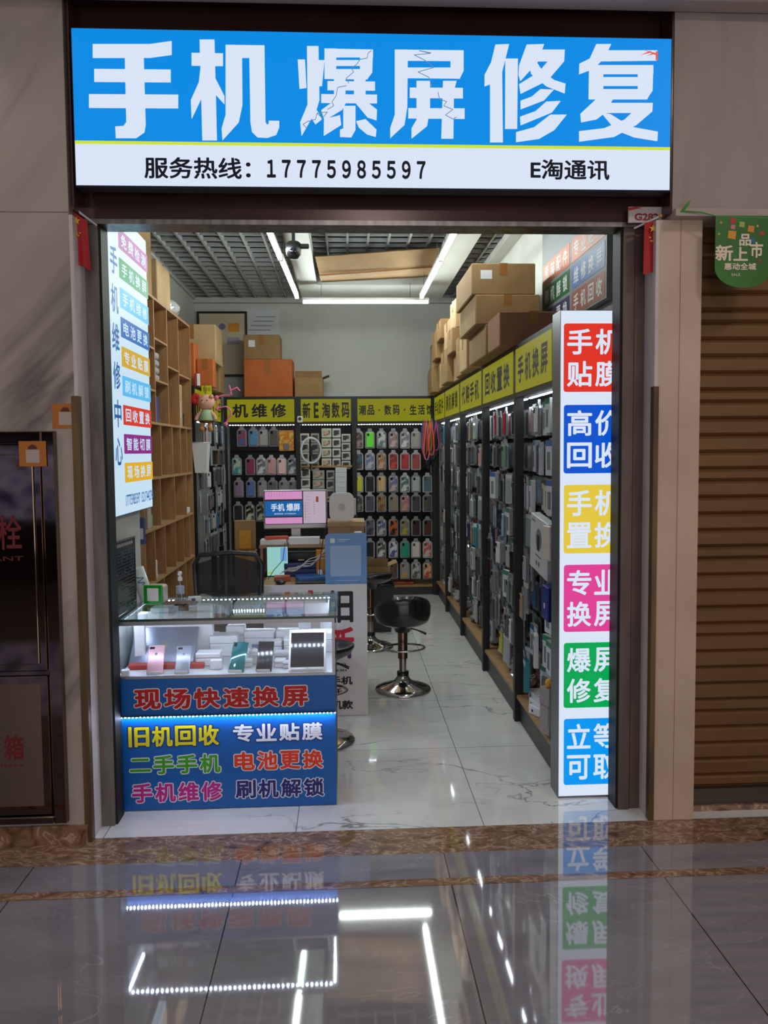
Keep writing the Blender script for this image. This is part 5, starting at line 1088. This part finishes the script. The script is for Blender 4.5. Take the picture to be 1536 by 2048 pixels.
for s in (-1, 1):
    MB().tube([(s * .04, -.01, .13), (s * .075, -.02, .09), (s * .085, -.025, .055)], [.018, .016, .018], MATS['plush_pink'], 10).build('arm', None, t, False)
    l = MB().tube([(s * .034, -.01, .03), (s * .036, -.012, -.02)], .018, MATS['plush_pink'], 10).build('leg', None, t, False); MB().ball((s * .037, -.022, -.026), .027, mat('boot_tan', (176, 120, 60), .7), (.9, 1.15, .95)).build('boot', None, l, False)
b = MB().tube([(0, 0, .28), (-.01, .01, .36)], .003, M_DARK, 6); b.build('hanging_cord', None, t, False)
t = thing('red_rosette', 'red ribbon bow hanging behind the plush doll', 'bow', (p.x - .085, 3.63, p.z + .0)); b = MB()
for k in range(9): a = k * .7; b.ball((.026 * math.cos(a), .0, .03 + .026 * math.sin(a)), .024, mat('bow_red', (190, 24, 20), .5), (1, .5, 1.2), 10)
b.build('loops', None, t, False); b = MB()
for k in range(4): b.tube([(-.02 + .015 * k, .0, 0), (-.022 + .017 * k, .0, -.16 - .02 * (k % 2))], .006, mat('fringe_dark', (50, 20, 20), .6), 6)
b.build('fringe', None, t, False)
t = thing('price_tag', 'yellow price tag above the plush doll', 'tag', (p.x + .005, 3.655, p.z + .05)); MB().box((-.045, 0, 0), (.045, .004, .10), mat('tag_yellow', (206, 206, 20), .5)).build('card', None, t, False); b = MB()
for k in range(5): b.box((-.03 + .014 * k, -.0008, .05), (-.026 + .014 * k, -.0001, .085), M_INK)
b.build('stripes', None, t, False)
MP = mat('pink_rubber', (226, 110, 150), .5); YP = 4.0
def pp_(px, py): q = at(px, py, y=YP); return q
t = thing('phone_holder', 'bendy pink phone holder hanging from the left rack', 'phone holder', pp_(432, 790))
b = MB().tube([pp_(432, 795), pp_(445, 791), pp_(460, 790), pp_(463, 780), pp_(474, 775), pp_(480, 782)], .008, MP, 8); b.tube([pp_(458, 770), pp_(461, 780), pp_(463, 790)], .007, MP, 8); b.build('arm', None, t); MB().tube([pp_(436, 795), V((-1.334, YP, pp_(436, 795).z))], .004, M_CHROME, 6).build('peg', None, t)
b = MB().ball(pp_(433, 795), .022, MP); b.build('suction_cup', None, t)
t = thing('phone_holder', 'pink looped phone holder below the bendy pink one', 'phone holder', pp_(450, 830))
b = MB().tube([pp_(434, 800), pp_(436, 816), pp_(452, 813), pp_(461, 820), pp_(462, 830), pp_(456, 838), pp_(452, 848)], .008, MP, 8); b.build('loop', None, t); MB().tube([pp_(434, 800), V((-1.334, YP, pp_(434, 800).z))], .004, M_CHROME, 6).build('peg', None, t); b = MB().ball(pp_(452, 848), .02, MP); b.ball(pp_(434, 818), .018, MP); b.build('grip', None, t)

# ------------------------------------------------------------------ ceiling fittings
def tube_light(label, a, b_):
    a, b_ = V(a), V(b_); c = (a + b_) / 2; d = (b_ - a); L = d.length; ang = math.atan2(d.y, d.x)
    t = thing('tube_light', label, 'tube light', c, ang)
    MB().rbox((-L / 2, -.017, .012), (L / 2, .017, .04), .004, M_WHITE, 1).build('housing', None, t, False)
    MB().rbox((-L / 2 + .012, -.014, -.014), (L / 2 - .012, .014, .0118), .008, M_TUBE, 2).build('tube', None, t, False)
    for s in (-1, 1): MB().box((s * L / 2 - s * .0005, -.016, -.014), (s * (L / 2 - .0115), .016, .0118), M_WHITE).build('end_cap', None, t, False)
    for s in (-.35, .35): MB().tube([(s * L, 0, .04), (s * L, 0, .178)], .003, M_GREY, 6).build('hanger', None, t, False)
    return t
ZL = 3.02
tube_light('far tube light of the left pair under the ceiling', (-.425, 3.9, ZL), (-.455, 2.48, ZL))
tube_light('near tube light of the left pair under the ceiling', (-.460, 2.46, ZL), (-.49, 1.04, ZL))
tube_light('far tube light of the right pair under the ceiling', (.725, 3.9, ZL), (.728, 2.48, ZL))
tube_light('near tube light of the right pair under the ceiling', (.729, 2.46, ZL), (.73, 1.04, ZL))
tube_light('single tube light across the back of the ceiling', (-.39, 4.12, ZL), (.82, 4.12, ZL))
p = at(587, 497, y=2.2)
t = thing('security_camera', 'black dome security camera hanging near the left tube light', 'camera', (p.x, 2.2, p.z))
MB().lathe((0, 0, 0), [(.0001, -.075), (.03, -.07), (.05, -.045), (.055, -.01), (.055, .03), (.04, .045), (.0001, .045)], M_DARK, 24).build('housing', None, t, False); MB().lathe((0, -.045, -.03), [(.0001, 0), (.02, 0), (.022, .012), (.0001, .012)], mat('lens_glass', (20, 24, 34), .08), 16, True, Matrix.Rotation(PI / 2, 3, 'X')).build('lens', None, t, False)
MB().tube([(0, 0, .045), (0, 0, 3.2 - p.z - .001)], .012, M_DARK, 8).build('mount', None, t, False); MB().rbox((.045, -.02, .0), (.11, .02, .03), .006, M_DARK, 1).build('bracket', None, t, False)
t = thing('cardboard_sheet', 'folded brown cardboard sheet laid between the white ceiling beams', 'cardboard', (.29, 3.85, 3.19))
b = MB(); b.add([(-.52, -.62, .03), (.52, -.66, .10), (.54, -.2, .05), (-.5, -.18, -.02), (-.5, .30, .02), (.54, .28, .07)], [(0, 3, 2, 1), (3, 4, 5, 2)], M_CARD); b.v += [v + V((0, 0, .008)) for v in b.v]; b.f += [[a + 6 for a in f[::-1]] for f in b.f]; b.m += b.m; b.sm += b.sm; b.build('sheet', None, t, False)
MB().tube([(-.5, -.2, -.028), (.52, -.22, .044)], .006, M_TAPE, 6).build('fold_tape', None, t, False)
# sign board on the right wall
ws = thing('wall_sign', 'unlit board of coloured service panels high on the right wall', 'sign', (1.37, 1.25, 2.38))
MB().box((1.346, .60, 2.375), (1.399, 1.90, 3.16), mat('wall_sign_grey', (126, 130, 132), .5)).build('case', None, ws)
cells = [(('专业贴膜', (196, 120, 96)), ('维修换屏', (90, 116, 176)), ('手机回收', (150, 88, 76))), (('原装配件', (196, 120, 96)), ('刷机解锁', (40, 96, 60)), ('电池更换', (62, 56, 96)))]
for c, (ya_, yb_) in enumerate(((.625, 1.21), (1.255, 1.87))):
    for r in range(3):
        s, col = cells[c][r]; zc = 2.76 - r * .154 if c == 0 else 2.76 - r * .154
        pan = MB().box((1.3445, ya_, zc - .066), (1.3458, yb_, zc + .066), mat('cell_%d_%d_%d' % col, col, .45)).build('service_panel', None, ws)
        for j, chh in enumerate(s):
            b = MB(); b.text(chh, (1.3445, yb_ - (yb_ - ya_) * (.15 + .233 * j), zc), -Y3, Z, .095, .095, mat('cell_ink', (214, 216, 216), .5), .02, .0008); b.build('character', None, pan)

# ------------------------------------------------------------------ mall side
# wall and glowing panel, added out of view for the steel cabinet to mirror
struct(MB().box((-7, -7.2, 0), (-1.6, -7.0, 3.4)).build('wall_opposite', mat('opposite_wall', (52, 38, 32), .6)))
struct(MB().box((-7, -7.0, -.05), (4, -6, 0)).build('floor', M_MALL))
t = thing('reflection_panel', 'colourful glowing panel added out of view for the steel cabinet to mirror', 'shop window', (-3.9, -6.99, .8))
MB().box((-4.9, -6.998, .75), (-2.9, -6.96, 1.75), M_DARK).build('frame', None, t)
m = glow('reflection_colours', (120, 120, 200)); n, l, bs = NT(m); mp = coords(n, l, (1.6, 1, 2.4), kind='World'); nz = n.new('ShaderNodeTexNoise'); nz.inputs['Scale'].default_value = 3.2; nz.inputs['Detail'].default_value = 2; l.new(mp.outputs[0], nz.inputs['Vector'])
hs = n.new('ShaderNodeValToRGB'); e = hs.color_ramp.elements
for k, (p_, c_) in enumerate(((.36, (10, 10, 14)), (.44, (60, 70, 170)), (.5, (170, 180, 230)), (.55, (220, 90, 60)), (.6, (70, 180, 90)), (.68, (12, 10, 14)))):
    if k > 1: e.new(.5)
    e[k].position = p_; e[k].color = (*lin(c_), 1)
l.new(nz.outputs['Fac'], hs.inputs[0]); l.new(hs.outputs[0], bs.inputs['Emission Color'])
MB().box((-4.85, -6.959, .8), (-2.95, -6.95, 1.7), m).build('display', None, t)
# fire cabinet
M_MIRR = noisy('mirror_steel', [(.3, (112, 92, 78)), (.7, (128, 108, 92))], (2, 2, 2), rough=.06, metal=1, bump=.03)
def fc(px, py): return at(px, py, y=-.21)
fx1 = -1.150; fz1 = 1.69; fzm = fc(60, 1352).z
fcab = thing('fire_cabinet', 'mirror steel fire cabinet with red lettering on the left wall', 'fire cabinet', (-1.5, -.2, .095))
MB().box((-1.9, -.205, .095), (fx1, YW - .0005, fz1), M_MIRR).build('body', None, fcab)
b = MB().rbox((fx1 - .052, -.222, .095), (fx1, -.2055, fz1), .004, M_MIRR, 1).rbox((-1.9, -.222, fz1 - .045), (fx1 - .0525, -.2055, fz1), .004, M_MIRR, 1).rbox((-1.9, -.222, .095), (fx1 - .0525, -.2055, .125), .004, M_MIRR, 1); b.build('frame', None, fcab)
b = MB(); b.rbox((-1.9, -.217, fzm + .02), (fx1 - .058, -.2056, fz1 - .05), .004, M_MIRR, 1); b.rbox((-1.9, -.226, fzm + .05), (fx1 - .085, -.2171, fz1 - .09), .004, M_MIRR, 2); up_ = b.build('upper_door', None, fcab)
b = MB(); b.rbox((-1.9, -.217, .13), (fx1 - .058, -.2056, fzm - .0), .004, M_MIRR, 1); lo_ = b.build('lower_door', None, fcab)
MB().box((-1.9, -.2176, .17), (fx1 - .09, -.2171, fzm - .03), noisy('satin_steel', [(.3, (136, 114, 98)), (.7, (150, 128, 110))], (2, 2, 2), rough=.36, metal=1)).build('inset_panel', None, lo_)
mr2 = mat('cabinet_red', (104, 26, 20), .4)
a, c = at(-4, 1100, y=-.227), at(42, 1030, y=-.227); b = MB(); b.text('栓', ((a.x + c.x) / 2, -.2262, (a.z + c.z) / 2), X, Z, c.x - a.x, c.z - a.z, mr2, .015, .0006)
b.text('消火', ((a.x + c.x) / 2 - .17, -.2262, (a.z + c.z) / 2), X, Z, (c.x - a.x) * 2.2, c.z - a.z, mr2, .015, .0006)
b.text('HYDRANT', ((a.x + c.x) / 2 - .09, -.2262, a.z - .035), X, Z, .28, .018, mr2, .01, .0006); b.build('lettering', None, up_)
a, c = at(8, 1521, y=-.218), at(47, 1470, y=-.218); b = MB(); b.text('箱', ((a.x + c.x) / 2, -.2177, (a.z + c.z) / 2), X, Z, c.x - a.x, c.z - a.z, mr2, .025, .0006); b.text('灭火器', ((a.x + c.x) / 2 - .20, -.2177, (a.z + c.z) / 2), X, Z, (c.x - a.x) * 3.4, c.z - a.z, mr2, .025, .0006)
a, c = at(-95, 1539, y=-.218), at(47, 1526, y=-.218); b.text('Extinguishers', ((a.x + c.x) / 2, -.2177, (a.z + c.z) / 2), X, Z, c.x - a.x, c.z - a.z, mr2, .006, .0006); b.build('lettering', None, lo_)
def sticker(label, x0, y0, x1, y1, yw):
    a, c = at(x0, y1, y=yw), at(x1, y0, y=yw); w, h = c.x - a.x, c.z - a.z
    t = thing('sticker', label, 'sticker', ((a.x + c.x) / 2, yw, a.z)); MB().box((-w / 2, -.0012, 0), (w / 2, 0, h), mat('sticker_amber', (176, 102, 24), .5)).build('card', None, t, False)
    MB().box((-w * .25, -.0018, h * .14), (w * .25, -.00125, h * .66), mat('sticker_plate', (176, 160, 150), .5)).build('blank_plate', None, t, False)
    b = MB(); b.prism([(w * .17 * math.cos(k * PI / 8), w * .17 * math.sin(k * PI / 8)) for k in range(9)], (0, -.00125, h * .68), X, Z, .0006, mat('sticker_maroon', (90, 30, 20), .5)); b.build('dome_mark', None, t, False)
sticker('orange sticker on the marble wall above the fire cabinet corner', 105, 807, 157, 857, YW - .0012)
sticker('orange sticker stuck on the fire cabinet frame', 39, 882, 92, 933, -.2265)
# small national flags on sticks
def star(cx, cz, r): return [(cx + (r if k % 2 == 0 else r * .4) * math.sin(k * PI / 5), cz + (r if k % 2 == 0 else r * .4) * math.cos(k * PI / 5)) for k in range(10)]
M_FR, M_FY = mat('flag_red', (176, 20, 28), .6), mat('flag_yellow', (226, 186, 40), .5)
def flag(label, s0, s1, quad, big, small, yw):
    t = thing('flag', label, 'flag', at(*s1, y=yw))
    MB().tube([at(*s0, y=yw + .045), at(*s1, y=yw)], [.004, .006], mat('flag_stick', (200, 196, 200), .4), 8).build('stick', None, t)
    MB().ball(at(*s1, y=yw), .009, mat('flag_tip', (200, 150, 70), .4)).build('tip', None, t)
    tl, tr, br, bl = [at(*q, y=yw + .0) for q in quad]; b = MB(); n, m_ = 8, 12; vs = []
    for j in range(m_ + 1):
        for i in range(n + 1):
            u, v = i / n, j / m_; q = tl.lerp(tr, u).lerp(bl.lerp(br, u), v); vs.append(q + V((0, .006 * math.sin(u * 6 + 1) * v + .012 * u, 0)))
    fs = [(j * (n + 1) + i, (j + 1) * (n + 1) + i, (j + 1) * (n + 1) + i + 1, j * (n + 1) + i + 1) for j in range(m_) for i in range(n)]
    k = len(vs); vs += [v + V((0, .0015, 0)) for v in vs]; fs += [tuple(a + k for a in f[::-1]) for f in fs]
    cl = b.add(vs, fs, M_FR, True).build('cloth', None, t)
    b = MB(); c = at(*big, y=yw - .008); b.prism(star(0, 0, .017), c, X, Z, .0006, M_FY)
    for q in small: b.prism(star(0, 0, .005), at(*q, y=yw - .008), X, Z, .0006, M_FY)
    b.build('stars', None, cl)
flag('small red flag with yellow stars on a stick at the left top corner', (194, 451), (147, 416), ((147, 424), (172, 440), (179, 540), (155, 528)), (153, 442), ((151, 458), (154, 467), (157, 471), (160, 466)), -.14)
flag('small red flag with yellow stars on a stick at the right top corner', (1268, 457), (1321, 432), ((1289, 446), (1317, 438), (1312, 542), (1287, 549)), (1306, 457), ((1300, 475), (1309, 474), (1302, 482), (1306, 482)), -.14)
# unit number plate
a, c = at(1257, 445, y=-.10), at(1328, 414, y=-.10); t = thing('number_plate', 'white unit number plate with a red top at the right of the lintel', 'plate', ((a.x + c.x) / 2, -.09, a.z))
MB().box((a.x, -.10, a.z), (c.x, -.09, c.z), mat('plate_white', (196, 186, 180), .45)).build('plate', None, t)
b = MB().prism([(0, .0), (.06, .012), (.03, .016), (0, .012)], (a.x, -.1, c.z - .016), X, Z, .0006, mat('plate_red', (190, 30, 30), .5)); b.build('red_top', None, t)
b = MB(); ptext(b, 'G282', 1269, 427, 1317, 441, -.10, mat('plate_maroon', (130, 24, 40), .5), .04); b.build('lettering', None, t)
# green pennant on a string
YPN = -.245
t = thing('pennant', 'green promotional pennant with cream lettering hanging before the brown shutter', 'pennant', at(1480, 432, y=YPN))
a, c, d = at(1431, 431, y=YPN), at(1545, 437, y=YPN), at(1490, 576, y=YPN); w = c.x - a.x; h = a.z - d.z
poly = [(0, 0), (w, 0)] + [(w / 2 + w / 2 * math.cos(k * PI / 16), -h * .72 - h * .28 * math.sin(k * PI / 16)) for k in range(17)]
MB().prism(poly, a, X, Z, .0015, noisy('pennant_green', [(.3, (44, 96, 30)), (.7, (60, 124, 40))], (6, 6, 6), rough=.5)).build('cloth', None, t)
b = MB(); mc_ = mat('pennant_cream', (222, 206, 184), .5); YQ = YPN - .0016
ptext(b, '新', 1430, 490, 1466, 522, YQ, mc_, .03); ptext(b, '品', 1478, 468, 1502, 492, YQ, mc_, .03); ptext(b, '上', 1466, 494, 1496, 522, YQ, mc_, .03); ptext(b, '市', 1500, 484, 1526, 516, YQ, mc_, .03); ptext(b, '惠动全城', 1448, 526, 1512, 540, YQ, mc_, .03); ptext(b, 'SALE', 1462, 547, 1480, 552, YQ, mc_, .01)
b.build('lettering', None, t)
b = MB()
for (px, py, s, cc) in ((1466, 441, .012, (190, 40, 40)), (1484, 449, .012, (150, 170, 80)), (1502, 458, .014, (214, 130, 30)), (1464, 470, .018, (206, 146, 36)), (1504, 481, .01, (50, 100, 170)), (1524, 467, .009, (190, 50, 40)), (1466, 454, .01, (200, 120, 130)), (1520, 522, .007, (150, 60, 40)), (1442, 445, .005, (190, 150, 40)), (1515, 452, .005, (200, 160, 60)), (1438, 468, .005, (160, 170, 60))):
    q = at(px, py, y=YPN - .0016); b.prism([(-s, -s * .7), (s * .8, -s), (s, s * .8), (-s * .8, s)], q, X, Z, .0006, mat('confetti_%d_%d_%d' % cc, cc, .5))
b.build('confetti_print', None, t)
M_STR = mat('string_green', (60, 150, 60), .5)
b = MB().tube([at(1366, 421, y=-.228), at(1373, 411, y=-.24), at(1380, 402, y=-.235)], [.004, .006, .003], M_STR, 6); b.tube([at(1362, 422, y=-.228), at(1400, 424, y=-.232), at(1432, 432, y=YPN), at(1545, 437, y=YPN), at(1600, 428, y=YPN)], .0025, M_STR, 6); b.build('string', None, t)
